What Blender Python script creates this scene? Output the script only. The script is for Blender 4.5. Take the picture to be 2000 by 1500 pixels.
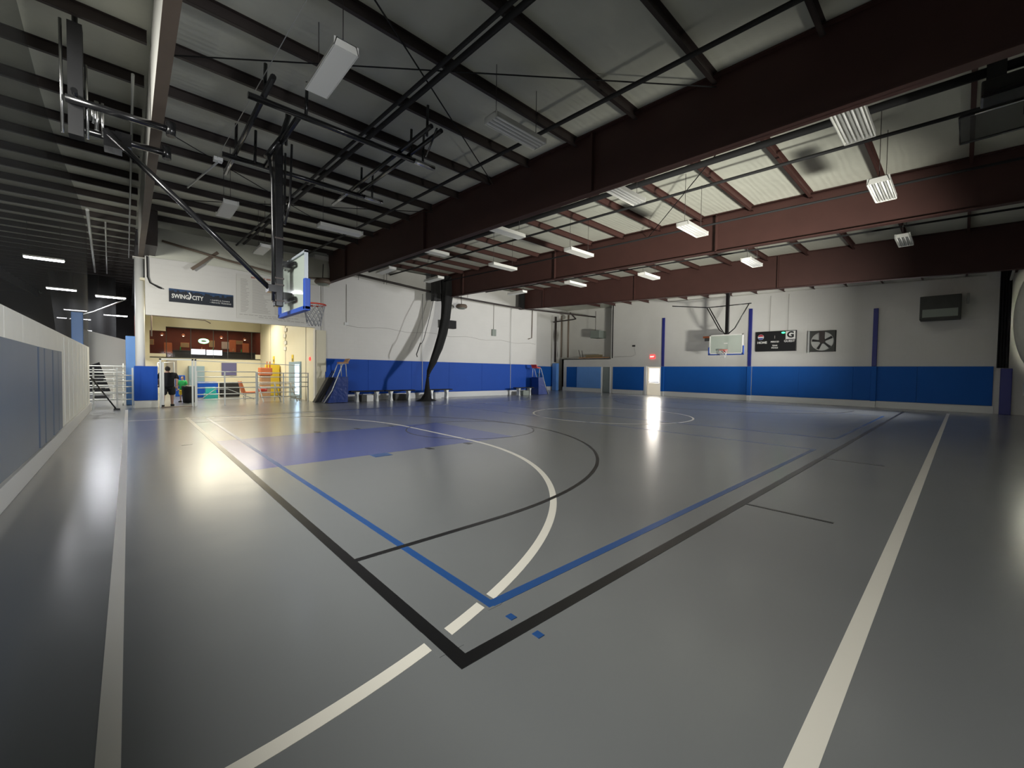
import bpy, bmesh, math, random
from mathutils import Vector, Matrix
random.seed(7)
sc = bpy.context.scene
for o in list(bpy.data.objects): bpy.data.objects.remove(o)
PI = math.pi

# ------------------------------------------------------------------ camera
PITCH, ROLL, YAW, CH = -.0289, .0135, .8260, 1.64
fw = Vector((math.cos(YAW)*math.cos(PITCH), math.sin(YAW)*math.cos(PITCH), math.sin(PITCH)))
rt = Vector((math.sin(YAW), -math.cos(YAW), 0)); up = rt.cross(fw)
r2 = rt*math.cos(ROLL)+up*math.sin(ROLL); u2 = -rt*math.sin(ROLL)+up*math.cos(ROLL)
cd = bpy.data.cameras.new('camera'); cam = bpy.data.objects.new('camera', cd)
sc.collection.objects.link(cam); sc.camera = cam
cam.matrix_world = Matrix(((r2.x, u2.x, -fw.x, 0), (r2.y, u2.y, -fw.y, 0), (r2.z, u2.z, -fw.z, CH), (0, 0, 0, 1)))
cd.sensor_fit = 'HORIZONTAL'; cd.sensor_width = 36; cd.lens = 811.5/2000*36
cd.clip_start = .05; cd.clip_end = 300

# ------------------------------------------------------------------ world, exposure, large lights
w = bpy.data.worlds.new('world'); sc.world = w; w.use_nodes = True
w.node_tree.nodes['Background'].inputs[0].default_value = (.55, .62, .70, 1)
w.node_tree.nodes['Background'].inputs[1].default_value = .1
sc.view_settings.view_transform = 'Standard'; sc.view_settings.look = 'None'
sc.view_settings.gamma = 1; sc.view_settings.exposure = .68
sc.view_settings.use_curve_mapping = False

def area(name, loc, direction, sx, sy, power, col, spread=180):
    l = bpy.data.lights.new(name, 'AREA'); l.shape = 'RECTANGLE'; l.size = sx; l.size_y = sy
    l.energy = power; l.color = col; l.spread = math.radians(spread)
    o = bpy.data.objects.new(name, l); sc.collection.objects.link(o)
    o.location = loc; o.rotation_euler = Vector(direction).to_track_quat('-Z', 'Y').to_euler()
    return o
DAY = (.80, .90, 1.0); WARM = (1.0, .90, .68); TUBE = (.93, .95, 1.0)
# daylight through the openings in the right wall (outside the frame) and the glass door of the far wall, plus added fills
area('daylight_ground_bounce', (7.6, -3.7, .45), (.62, .88, .15), 1.6, .7, 600, (1.0, .98, .88), 74)
area('far_wall_fill', (7.4, -3.5, .6), (1, .42, .05), 1.0, .5, 170, (1.0, .98, .90), 44)  # added fill that brightens the right part of the far wall
area('ground_bounce_steep_fill', (7.9, -3.6, .5), (.14, .80, .55), .8, .5, 22, (1.0, .98, .88), 44)  # added beam to brighten the lamps and roof beside the nearest beam
area('fence_side_fill', (3.4, -1.7, 2.9), (-.45, 1, .0), 1.6, 1.2, 75, (.97, .98, 1.0), 62)  # added fill for fence and left wall; no window stands there
area('daylight_corner_opening', (26.0, -1.72, 3.9), (-.50, 1, -.06), 3.0, 2.0, 1500, (.97, .97, .97), 95)
area('daylight_glass_door', (29.38, 15.9, 1.5), (-1, -.15, -.1), .8, 1.1, 45, (1, .95, .85))
# fluorescent light of the lobby and of the hall on the left, then added unseen fills
area('lobby_ceiling_light_a', (2.6, 25.5, 4.7), (-.1, -.1, -1), 2.4, 1.6, 220, WARM)
area('lobby_ceiling_light_b', (4.6, 30.0, 4.7), (0, -.1, -1), 3.0, 2.0, 190, WARM)
area('left_hall_light_a', (-2.5, 25.8, 5.95), (0, 0, -1), 1.1, .25, 150, TUBE)
area('left_hall_light_b', (-2.0, 36.2, 5.95), (0, 0, -1), 2.4, .25, 230, TUBE)
area('left_hall_light_c', (-2.0, 48.5, 5.95), (0, 0, -1), 2.4, .25, 230, TUBE)
for i_, (y_, p_) in enumerate(((-.6, 150), (3.4, 290), (7.6, 340))):
    area('left_hall_near_fill_%d' % i_, (-3.5, y_, 5.9), (1.15, .4, -1), 1.2, 1.6, p_, (.97, .96, .90), 105)  # unseen fills without fixtures, added to brighten the near floor
area('bulkhead_side_fill', (-3.2, 13.5, 4.6), (.48, 1, -.18), 1.6, 1.2, 140, (.98, .96, .88), 64)  # unseen fill added to brighten the lobby bulkhead

# ------------------------------------------------------------------ materials
def mat(name, col, rough=.6, metal=0, emit=None, es=0, noise=0, nscale=8, bump=0, bscale=30, alpha=1, spec=.5, coat=0):
    m = bpy.data.materials.new(name); m.use_nodes = True
    nt = m.node_tree; b = nt.nodes['Principled BSDF']
    c = (*col, 1)
    b.inputs['Base Color'].default_value = c; b.inputs['Roughness'].default_value = rough
    b.inputs['Metallic'].default_value = metal; b.inputs['Specular IOR Level'].default_value = spec
    b.inputs['Coat Weight'].default_value = coat
    if emit: b.inputs['Emission Color'].default_value = (*emit, 1); b.inputs['Emission Strength'].default_value = es
    if alpha < 1: b.inputs['Alpha'].default_value = alpha
    if noise or bump:
        tc = nt.nodes.new('ShaderNodeTexCoord')
    if noise:
        n = nt.nodes.new('ShaderNodeTexNoise'); n.inputs['Scale'].default_value = nscale; n.inputs['Detail'].default_value = 5
        nt.links.new(tc.outputs['Object'], n.inputs['Vector'])
        mx = nt.nodes.new('ShaderNodeMix'); mx.data_type = 'RGBA'
        mx.inputs[6].default_value = (*[x*(1-noise) for x in col], 1)
        mx.inputs[7].default_value = (*[min(1, x*(1+noise)) for x in col], 1)
        nt.links.new(n.outputs['Fac'], mx.inputs[0]); nt.links.new(mx.outputs[2], b.inputs['Base Color'])
    if bump:
        n2 = nt.nodes.new('ShaderNodeTexNoise'); n2.inputs['Scale'].default_value = bscale; n2.inputs['Detail'].default_value = 3
        nt.links.new(tc.outputs['Object'], n2.inputs['Vector'])
        bp = nt.nodes.new('ShaderNodeBump'); bp.inputs['Strength'].default_value = bump; bp.inputs['Distance'].default_value = .02
        nt.links.new(n2.outputs['Fac'], bp.inputs['Height']); nt.links.new(bp.outputs[0], b.inputs['Normal'])
    return m

def floor_mat(name, col, rough=.2):
    m = mat(name, col, rough, noise=.06, nscale=.7, spec=.6)
    m.node_tree.nodes['Principled BSDF'].inputs['Coat Weight'].default_value = .3; m.node_tree.nodes['Principled BSDF'].inputs['Coat Roughness'].default_value = .38
    nt = m.node_tree; b = nt.nodes['Principled BSDF']
    tc = nt.nodes.new('ShaderNodeTexCoord'); mp = nt.nodes.new('ShaderNodeMapping')
    mp.inputs['Scale'].default_value = (.55, 1.3, 1)
    n = nt.nodes.new('ShaderNodeTexNoise'); n.inputs['Scale'].default_value = 1.4; n.inputs['Detail'].default_value = 2
    nt.links.new(tc.outputs['Object'], mp.inputs[0]); nt.links.new(mp.outputs[0], n.inputs['Vector'])
    bp = nt.nodes.new('ShaderNodeBump'); bp.inputs['Strength'].default_value = .10; bp.inputs['Distance'].default_value = .03
    nt.links.new(n.outputs['Fac'], bp.inputs['Height']); nt.links.new(bp.outputs[0], b.inputs['Normal'])
    n3 = nt.nodes.new('ShaderNodeTexNoise'); n3.inputs['Scale'].default_value = .9; n3.inputs['Detail'].default_value = 6
    mr = nt.nodes.new('ShaderNodeMapRange'); mr.inputs[3].default_value = rough*.85; mr.inputs[4].default_value = rough*1.2
    nt.links.new(tc.outputs['Object'], n3.inputs['Vector']); nt.links.new(n3.outputs['Fac'], mr.inputs[0]); nt.links.new(mr.outputs[0], b.inputs['Roughness'])
    return m

def block_wall(name, col):
    m = mat(name, col, .55, noise=.05, nscale=1.2)
    nt = m.node_tree; b = nt.nodes['Principled BSDF']
    tc = nt.nodes.new('ShaderNodeTexCoord'); sp = nt.nodes.new('ShaderNodeSeparateXYZ'); ad = nt.nodes.new('ShaderNodeMath'); cb = nt.nodes.new('ShaderNodeCombineXYZ')
    nt.links.new(tc.outputs['Object'], sp.inputs[0]); nt.links.new(sp.outputs[0], ad.inputs[0]); nt.links.new(sp.outputs[1], ad.inputs[1])
    nt.links.new(ad.outputs[0], cb.inputs[0]); nt.links.new(sp.outputs[2], cb.inputs[1])
    br = nt.nodes.new('ShaderNodeTexBrick'); br.inputs['Scale'].default_value = 1; br.inputs['Brick Width'].default_value = .4
    br.inputs['Row Height'].default_value = .2; br.inputs['Mortar Size'].default_value = .006
    br.inputs['Color1'].default_value = (1, 1, 1, 1); br.inputs['Color2'].default_value = (.95, .95, .95, 1); br.inputs['Mortar'].default_value = (.3, .3, .3, 1)
    nt.links.new(cb.outputs[0], br.inputs['Vector'])
    bp = nt.nodes.new('ShaderNodeBump'); bp.inputs['Strength'].default_value = .5; bp.inputs['Distance'].default_value = .006
    nt.links.new(br.outputs['Color'], bp.inputs['Height']); nt.links.new(bp.outputs[0], b.inputs['Normal'])
    return m

M = {}
M['floor'] = floor_mat('floor_grey', (.175, .184, .188), .21)
M['floor_blue'] = floor_mat('floor_blue_paint', (.035, .06, .26), .21)
M['line_white'] = floor_mat('line_white', (.78, .75, .67), .3)
M['line_black'] = floor_mat('line_black', (.006, .006, .007), .3)
M['line_blue'] = floor_mat('line_blue', (.012, .07, .24), .3)
M['wall'] = block_wall('painted_block', (.66, .65, .62))
M['cream'] = mat('cream_panel', (.72, .68, .53), .55, noise=.04, nscale=2)
M['plain'] = mat('white_wall_plain', (.62, .61, .57), .6, noise=.05, nscale=1)
M['pad'] = mat('blue_vinyl', (.006, .068, .40), .6, spec=.25, noise=.06, nscale=2, bump=.12, bscale=3)
M['pad_far'] = mat('blue_vinyl_far', (.006, .10, .42), .6, spec=.25, noise=.06, nscale=2, bump=.12, bscale=3)
M['pad_light'] = mat('light_blue_vinyl', (.13, .32, .75), .4, noise=.08, nscale=2, bump=.3, bscale=4)
M['pad_fence'] = mat('worn_blue_vinyl', (.085, .13, .21), .45, noise=.1, nscale=2)
M['fence'] = mat('fence_white', (.80, .80, .74), .45, noise=.06, nscale=3)
M['trim'] = mat('white_trim', (.70, .71, .70), .5)
M['steel_red'] = mat('red_oxide_steel', (.052, .019, .015), .65, noise=.2, nscale=2)
M['steel_dark'] = mat('dark_steel', (.035, .026, .024), .5, noise=.2, nscale=2)
M['steel_brown'] = mat('brown_steel', (.16, .12, .09), .6, noise=.2, nscale=2)
M['black'] = mat('black_steel', (.010, .010, .011), .25, coat=.3)
M['black_matt'] = mat('black_matt', (.012, .012, .013), .8)
M['chrome'] = mat('chrome', (.55, .55, .55), .25, 1)
M['galv'] = mat('galvanised', (.55, .56, .54), .45, .6)
M['rail'] = mat('rail_white_steel', (.58, .60, .58), .4, .2)
M['lampw'] = mat('lamp_white', (.85, .85, .80), .5)
M['tube_off'] = mat('lamp_tube_off', (.92, .92, .90), .3)
M['reflect'] = mat('lamp_reflector', (.62, .62, .60), .35, .3)
M['tube_on'] = mat('lamp_tube_lit', (1, 1, 1), .5, emit=(.95, .95, 1), es=26)
M['orange'] = mat('rim_orange', (.60, .05, .02), .4)
M['orange_p'] = mat('orange_plastic', (.55, .15, .05), .5)
M['netw'] = mat('net_white', (.40, .40, .39), .8)
M['bb'] = mat('backboard_glass', (.55, .62, .56), .08, alpha=.6)
M['bbframe'] = mat('backboard_frame', (.42, .46, .50), .4, .3)
M['padb'] = mat('backboard_pad', (.02, .07, .36), .5)
M['wood'] = mat('wood', (.42, .22, .10), .5, noise=.2, nscale=8)
M['greybox'] = mat('grey_metal', (.22, .25, .22), .5, .2)
M['hvac'] = mat('hvac_dark', (.04, .042, .038), .6, noise=.3, nscale=4)
M['navy'] = mat('navy_pole', (.018, .025, .20), .4)
M['yellow'] = mat('yellow', (.75, .55, .04), .5)
M['green'] = mat('green_cloth', (.02, .35, .08), .8)
M['teal'] = mat('teal_plastic', (.02, .35, .33), .5)
M['cardboard'] = mat('cardboard', (.30, .24, .14), .8)
M['skin'] = mat('skin', (.42, .25, .19), .6)
M['cloth'] = mat('black_cloth', (.010, .010, .012), .9)
M['hair'] = mat('dark_hair', (.02, .014, .01), .7)
M['red_e'] = mat('exit_red', (.5, .01, .01), .4, emit=(1, .03, .03), es=1.5)
M['white_e'] = mat('exit_letters', (1, .8, .8), .4, emit=(1, .55, .5), es=1.2)
M['green_e'] = mat('score_led', (.02, .6, .15), .4, emit=(.05, 1, .25), es=2.5)
M['day'] = mat('door_daylight', (1, 1, 1), .5, emit=(1, .93, .80), es=2.6)
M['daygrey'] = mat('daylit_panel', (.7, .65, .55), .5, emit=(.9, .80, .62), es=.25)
M['sb'] = mat('scoreboard_black', (.012, .012, .013), .35)
M['white'] = mat('sign_white', (.75, .75, .72), .5)
M['text'] = mat('faint_text', (.40, .38, .36), .7)
M['redtext'] = mat('faint_red_text', (.42, .20, .16), .7)
M['bred'] = mat('emblem_red', (.42, .03, .05), .5)
M['bblue'] = mat('emblem_blue', (.03, .06, .30), .5)
M['banner'] = mat('banner_navy', (.008, .012, .022), .5, noise=.4, nscale=4)
M['bannerblue'] = mat('banner_blue', (.015, .05, .13), .5, noise=.7, nscale=7)
M['bar'] = mat('bar_room', (.12, .02, .009), .7, noise=.5, nscale=3)
M['bardark'] = mat('bar_dark', (.02, .016, .014), .6)
M['barorange'] = mat('bar_orange', (.22, .06, .02), .6, emit=(1, .25, .06), es=.05)
M['lampwarm'] = mat('bar_lamp', (1, .9, .7), .5, emit=(1, .85, .6), es=4)
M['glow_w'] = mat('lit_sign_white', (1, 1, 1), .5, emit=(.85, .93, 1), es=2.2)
M['glow_g'] = mat('lit_sign_green', (.2, 1, .4), .5, emit=(.35, 1, .5), es=2.0)
M['glass'] = mat('window_glass', (.05, .05, .05), .05, alpha=.06)
M['doorblue'] = mat('pale_blue_door', (.25, .36, .44), .4)
M['grey_door'] = mat('grey_door', (.25, .29, .29), .5)
M['skirt'] = mat('blue_skirt_vinyl', (.008, .035, .20), .35, noise=.1, nscale=3, bump=.8, bscale=5)
M['net'] = mat('black_net', (.010, .010, .010), .9, alpha=.93)
M['netthin'] = mat('black_net_thin', (.010, .011, .010), .9, alpha=.55)
M['purple'] = mat('poster_purple', (.12, .12, .28), .6)

# roof insulation: facing between purlins, with seams across
def insulation():
    m = mat('roof_insulation', (.55, .555, .48), .55, noise=.16, nscale=.9, bump=.5, bscale=2.5)
    nt = m.node_tree; b = nt.nodes['Principled BSDF']
    tc = nt.nodes.new('ShaderNodeTexCoord'); wv = nt.nodes.new('ShaderNodeTexWave'); wv.bands_direction = 'Y'
    wv.inputs['Scale'].default_value = 2.2; wv.inputs['Distortion'].default_value = 6; wv.inputs['Detail'].default_value = 3
    mp = nt.nodes.new('ShaderNodeMapping'); mp.inputs['Scale'].default_value = (.25, 1, 1)
    nt.links.new(tc.outputs['Object'], mp.inputs[0]); nt.links.new(mp.outputs[0], wv.inputs['Vector'])
    old = b.inputs['Normal'].links[0].from_node
    bp = nt.nodes.new('ShaderNodeBump'); bp.inputs['Strength'].default_value = .12; bp.inputs['Distance'].default_value = .02
    nt.links.new(wv.outputs['Color'], bp.inputs['Height']); nt.links.new(old.outputs[0], bp.inputs['Normal']); nt.links.new(bp.outputs[0], b.inputs['Normal'])
    return m
M['insul'] = insulation()

# ------------------------------------------------------------------ helpers
class MB:
    def __init__(s): s.b = bmesh.new()
    def box(s, x0, x1, y0, y1, z0, z1, mi=0, bev=0):
        v = [s.b.verts.new(p) for p in ((x0, y0, z0), (x1, y0, z0), (x1, y1, z0), (x0, y1, z0), (x0, y0, z1), (x1, y0, z1), (x1, y1, z1), (x0, y1, z1))]
        fs = [s.b.faces.new([v[i] for i in q]) for q in ((3, 2, 1, 0), (4, 5, 6, 7), (0, 1, 5, 4), (1, 2, 6, 5), (2, 3, 7, 6), (3, 0, 4, 7))]
        for f in fs: f.material_index = mi
        if bev:
            es = list({e for f in fs for e in f.edges})
            bmesh.ops.bevel(s.b, geom=es, offset=bev, segments=2, affect='EDGES', profile=.6)
        return s
    def prism(s, pts, axis, a0, a1, mi=0):
        # pts 2D polygon; extruded along axis from a0 to a1
        def P(p, a):
            return {'X': (a, p[0], p[1]), 'Y': (p[0], a, p[1]), 'Z': (p[0], p[1], a)}[axis]
        A = [s.b.verts.new(P(p, a0)) for p in pts]; B = [s.b.verts.new(P(p, a1)) for p in pts]
        n = len(pts)
        fs = [s.b.faces.new(A), s.b.faces.new(B[::-1])]
        for i in range(n): fs.append(s.b.faces.new((A[i], B[i], B[(i+1) % n], A[(i+1) % n])))
        for f in fs: f.material_index = mi
        return s
    def tube(s, pts, r, n=8, mi=0, closed=False, flat=False):
        pts = [Vector(p) for p in pts]; rings = []; N = len(pts)
        rr = r if isinstance(r, (list, tuple)) else [r]*N
        prev = None
        for i, p in enumerate(pts):
            if closed: t = pts[(i+1) % N]-pts[i-1]
            else: t = pts[min(i+1, N-1)]-pts[max(i-1, 0)]
            t.normalize()
            if prev is None:
                a = Vector((0, 0, 1)) if abs(t.z) < .9 else Vector((1, 0, 0))
                u = t.cross(a).normalized()
            else:
                u = (prev-t*prev.dot(t)); u = u.normalized() if u.length > 1e-6 else t.orthogonal().normalized()
            prev = u; v = t.cross(u)
            rings.append([s.b.verts.new(p+u*math.cos(2*PI*k/n+PI/n)*rr[i]+v*math.sin(2*PI*k/n+PI/n)*rr[i]) for k in range(n)])
        for i in range(N if closed else N-1):
            A = rings[i]; B = rings[(i+1) % N]
            for k in range(n):
                f = s.b.faces.new((A[k], A[(k+1) % n], B[(k+1) % n], B[k])); f.material_index = mi; f.smooth = not flat and n > 4
        if not closed:
            for q in (rings[0][::-1], rings[-1]):
                f = s.b.faces.new(q); f.material_index = mi
        return s
    def bar(s, a, b, w, mi=0): return s.tube([a, b], w*.7071, 4, mi, flat=True)
    def quad(s, p, mi=0):
        f = s.b.faces.new([s.b.verts.new(q) for q in p]); f.material_index = mi; return s
    def disc(s, c, r, axis, t, n=24, mi=0, ry=None):
        ry = ry or r
        return s.prism([(c[0]+r*math.cos(2*PI*k/n), c[1]+ry*math.sin(2*PI*k/n)) for k in range(n)], axis, t[0], t[1], mi)
    def grid(s, fn, nu, nv, mi=0, thick=0):
        g = [[s.b.verts.new(fn(i/nu, j/nv)) for j in range(nv+1)] for i in range(nu+1)]
        for i in range(nu):
            for j in range(nv):
                f = s.b.faces.new((g[i][j], g[i+1][j], g[i+1][j+1], g[i][j+1])); f.material_index = mi; f.smooth = True
        return s
    def build(s, name, m, parent=None, origin=None, **kw):
        ms = m if isinstance(m, (list, tuple)) else [m]
        bmesh.ops.recalc_face_normals(s.b, faces=s.b.faces)
        me = bpy.data.meshes.new(name)
        if origin is None and parent is None:
            xs = [v.co for v in s.b.verts]
            origin = (sum(min(v[i] for v in xs)+max(v[i] for v in xs) for i in (0,))/2, (min(v[1] for v in xs)+max(v[1] for v in xs))/2, min(v[2] for v in xs))
            if kw.get('world'): origin = (0, 0, 0)
        off = Vector(origin) if origin else Vector((0, 0, 0))
        if parent is not None: off = Vector((0, 0, 0))
        bmesh.ops.translate(s.b, verts=s.b.verts, vec=-off)
        s.b.to_mesh(me); s.b.free()
        for q in ms: me.materials.append(M[q])
        o = bpy.data.objects.new(name, me); sc.collection.objects.link(o); o.location = off
        if parent is not None: o.parent = parent
        return o

def tag(o, label, cat, group=None, kind=None):
    if label: o['label'] = label
    if cat: o['category'] = cat
    if group: o['group'] = group
    if kind: o['kind'] = kind
    return o
def struct(o, label=None): o['kind'] = 'structure'; return o if not label else tag(o, label, None)
def thing(name, loc, label, cat, group=None, rz=0):
    o = bpy.data.objects.new(name, None); sc.collection.objects.link(o); o.location = loc; o.rotation_euler.z = rz
    o.empty_display_size = .1
    return tag(o, label, cat, group)
def kids(o): return [c for c in bpy.data.objects if c.parent == o]
def dup(root, loc, rz=None, label=None, group=None):
    r = root.copy(); sc.collection.objects.link(r); r.location = loc
    if rz is not None: r.rotation_euler.z = rz
    if label: r['label'] = label
    if group: r['group'] = group
    for ch in kids(root):
        c = ch.copy(); sc.collection.objects.link(c); c.parent = r
        for g in kids(ch):
            d = g.copy(); sc.collection.objects.link(d); d.parent = c
    return r
def text(name, s, loc, size, m, face='-X', parent=None, sx=1, ext=.004, bold=0, spacing=1, align='CENTER'):
    c = bpy.data.curves.new(name, 'FONT'); c.body = s; c.size = size; c.extrude = ext; c.align_x = align; c.align_y = 'CENTER'; c.offset = bold; c.space_character = spacing
    c.resolution_u = 3
    t = bpy.data.objects.new('tmp', c); sc.collection.objects.link(t)
    dg = bpy.context.evaluated_depsgraph_get(); me = bpy.data.meshes.new_from_object(t.evaluated_get(dg))
    bpy.data.objects.remove(t); me.name = name
    if face == '-X':   # reads left to right towards -Y, seen from -X
        X, Y, Z = Vector((0, -sx, 0)), Vector((0, 0, 1)), Vector((-1, 0, 0))
    elif face == '-Y':
        X, Y, Z = Vector((sx, 0, 0)), Vector((0, 0, 1)), Vector((0, -1, 0))
    me.transform(Matrix(((X.x, Y.x, Z.x, 0), (X.y, Y.y, Z.y, 0), (X.z, Y.z, Z.z, 0), (0, 0, 0, 1))))
    me.materials.clear(); me.materials.append(M[m])
    o = bpy.data.objects.new(name, me); sc.collection.objects.link(o); o.location = loc
    if parent: o.parent = parent
    return o

YW, XW = 22.0, 29.5
YC = 9.5
def roof(y): return 6.68+.036*y      # height of the roof insulation

# ------------------------------------------------------------------ floor with all court markings
f = MB()
f.box(-16, 32, -3, 64, -.2, 0, 0)
Z = [0.0]
def poly(pts, mi, lay):
    z = .0009*(lay+1)+8e-6*Z[0]
    f.prism(pts, 'Z', .0001, z, mi)
def rect(x0, x1, y0, y1, mi, lay):
    Z[0] = (Z[0]+1) % 50; poly([(x0, y0), (x1, y0), (x1, y1), (x0, y1)], mi, lay)
def arc(cx, cy, r, a0, a1, wd, mi, lay, n=64):
    a0, a1 = math.radians(a0), math.radians(a1)
    for i in range(n):
        t0, t1 = a0+(a1-a0)*i/n, a0+(a1-a0)*(i+1)/n
        poly([(cx+(r-wd/2)*math.cos(t0), cy+(r-wd/2)*math.sin(t0)), (cx+(r+wd/2)*math.cos(t0), cy+(r+wd/2)*math.sin(t0)),
              (cx+(r+wd/2)*math.cos(t1), cy+(r+wd/2)*math.sin(t1)), (cx+(r-wd/2)*math.cos(t1), cy+(r-wd/2)*math.sin(t1))], mi, lay)
# materials: 0 grey 1 blue paint 2 white 3 black 4 blue line
rect(1.42, 7.18, 7.72, 11.28, 1, 0)                         # painted key, near basket
arc(7.18, YC, .9, -90, 90, 1.8, 0, 0, 2)
arc(7.18, YC, 1.8, 0, 360, .035, 3, 2, 64)
arc(21.2, YC, 1.8, 90, 270, .04, 3, 2, 40)
for x in (3.55, 4.6, 5.6): rect(x, x+.12, 7.50, 7.70, 3, 3)
for x in (3.55, 4.6, 5.6): rect(x, x+.12, 11.30, 11.5, 3, 3)
rect(3.4, 3.75, 7.45, 7.72, 4, 4)
# white: futsal court
rect(-.12, -.04, -.6, 21.5, 2, 1)
rect(-.08, 27.6, .36, .46, 2, 1)
def wline(x0, x1, y0, y1): rect(x0, x1, y0, y1, 2, 1)
for s, py in ((-1, YC-1.5), (1, YC+1.5)):
    a0, a1 = (270, 360) if s < 0 else (0, 90)
    arc(-.07, py, 6.05, a0, a1, .085, 2, 1, 72)
rect(5.94, 6.02, YC-1.5, YC+1.5, 2, 1)
arc(14.1, YC, 3.05, 0, 360, .07, 2, 1, 96)
# black: basketball court
BK = 3
rect(1.33, 1.42, 1.84, 17.2, 3, 3)
rect(1.33, 26.9, 1.82, 1.91, 3, 3)
rect(1.33, 26.9, 17.1, 17.2, 3, 3)
rect(26.8, 26.9, 1.84, 17.2, 3, 3)
rect(1.38, 2.97, 3.46, 3.52, 3, 3); rect(1.38, 2.97, 15.48, 15.54, 3, 3)
arc(2.97, YC, 6.01, -90, 90, .06, 3, 3, 96)
arc(25.3, YC, 6.01, 90, 270, .06, 3, 3, 96)
# blue: volleyball courts
for x0, x1 in ((1.86, 11.24), (13.6, 23.2)):
    rect(x0-.035, x0+.035, 2.18, 16.8, 4, 2); rect(x1-.02, x1+.02, 2.18, 16.8, 4, 2)
    rect(x0, x1, 2.17, 2.25, 4, 2); rect(x0, x1, 16.72, 16.8, 4, 2)
# coach box marks and small blue dashes
for x in (5.74, 10.17): rect(x, x+.045, .93, 1.82, 3, 4)
for k in (0,): 
    rect(1.84, 1.89, 1.97, 2.03, 4, 4); rect(1.84, 1.89, 1.72, 1.78, 4, 4)
# gaps in the white arc round the other lines (bare floor shows)
rect(1.29, 1.46, 1.98, 2.25, 0, 1.5); rect(1.80, 1.92, 2.16, 2.42, 0, 1.5)
rect(.8, .98, 11.1, 11.25, 3, 4)
# white floor strips over the 3 m arc where black paint crosses
fo = f.build('floor', ['floor', 'floor_blue', 'line_white', 'line_black', 'line_blue'], origin=(0, 0, 0)); struct(fo)

# ------------------------------------------------------------------ ceiling
c = MB()
y0, y1 = -3, 64
c.prism([(y0, roof(y0)), (y1, roof(y1)), (y1, roof(y1)+.15), (y0, roof(y0)+.15)], 'X', -16, 32)
struct(c.build('ceiling', 'insul', origin=(0, 0, 0)))

# ------------------------------------------------------------------ walls
def wall(name, x0, x1, y0, y1, z0, z1, m='wall'):
    return struct(MB().box(x0, x1, y0, y1, z0, z1).build(name, m))
# left wall (seen on the left half), with the lobby opening
lw = MB(); lw.box(6.85, 22.75, YW, YW+.25, 0, 7.35); lw.box(.5, 6.85, YW, YW+.25, 3.72, 7.2)
struct(lw.build('wall_left', 'wall', origin=(0, 0, 0)))
# return beyond the corner, alcove and far wall
rw = MB(); rw.box(22.6, 22.75, YW+.25, 26.2, 0, 7.5); rw.box(22.6, 31.8, 26.2, 26.4, 0, 7.6)
struct(rw.build('wall_alcove', 'wall', origin=(0, 0, 0)))
fwl = MB()
fwl.box(XW, XW+.25, -1.9, 15.42, 0, 7.6); fwl.box(XW, XW+.25, 16.62, 19.7, 0, 7.6); fwl.box(XW, XW+.25, 15.42, 16.62, 2.2, 7.6)
fwl.box(XW, XW+2.0, 19.7, 19.9, 2.9, 7.6)
fwl.box(XW+1.8, XW+2.0, 19.9, 26.2, 0, 7.6)
fwl.box(XW, XW+.2, 19.7, 19.95, 0, 2.9)
fwl.box(XW, XW+.2, 20.75, 25.2, 0, 2.9); fwl.box(XW, XW+.2, 19.95, 20.75, 2.17, 2.9)
fwl.box(XW, XW+2.0, 19.9, 25.2, 2.82, 2.92)
fwl.box(XW, XW+2.0, 25.0, 25.2, 0, 2.9)
struct(fwl.build('wall_far', 'wall', origin=(0, 0, 0)))
# right wall with opening outside the frame; low sill added to shade floor
q = MB(); q.box(-1.26, -.6, -2.15, -1.9, 0, 7); q.box(-.6, 6.4, -2.15, -1.9, 0, 7); q.box(6.4, 10.8, -2.15, -1.9, 3.8, 7); q.box(6.4, 10.8, -2.15, -1.9, 0, .72); q.box(10.8, 22.7, -2.15, -1.9, 0, 7)
q.box(22.7, XW+.25, -2.15, -1.9, 0, 7)
struct(q.build('wall_right', 'plain', origin=(0, 0, 0)))
wall('wall_back', -16, -15.8, -3, 64, 0, 9.2, 'steel_dark')
wall('wall_behind_camera', -16, -4, -3, -2.8, 0, 7, 'plain')
wall('wall_end', -16, .5, 63.7, 64, 0, 9.2, 'steel_dark')
# lobby
wall('wall_lobby_side', 6.9, 7.05, YW+.25, 34.0, 0, 5.1, 'cream')
lb = MB(); lb.box(.5, .95, 34, 34.15, 0, 5.1); lb.box(.95, 1.75, 34, 34.15, 0, 2.5); lb.box(.95, 1.75, 34, 34.15, 3.92, 5.1)
lb.box(1.75, 6.9, 34, 34.15, 0, 2.28); lb.box(1.75, 6.9, 34, 34.15, 4.18, 5.1)
lb.box(6.6, 6.9, 34, 34.15, 2.28, 2.62)
struct(lb.build('wall_lobby_back', 'cream', origin=(0, 0, 0)))
struct(MB().box(.35, 7.05, YW+.25, 36.5, 5.1, 5.2).build('ceiling_lobby', 'cream'))
wall('wall_lobby_left', .40, .5, 27.0, 34.0, 2.3, 5.1, 'cream')
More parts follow.
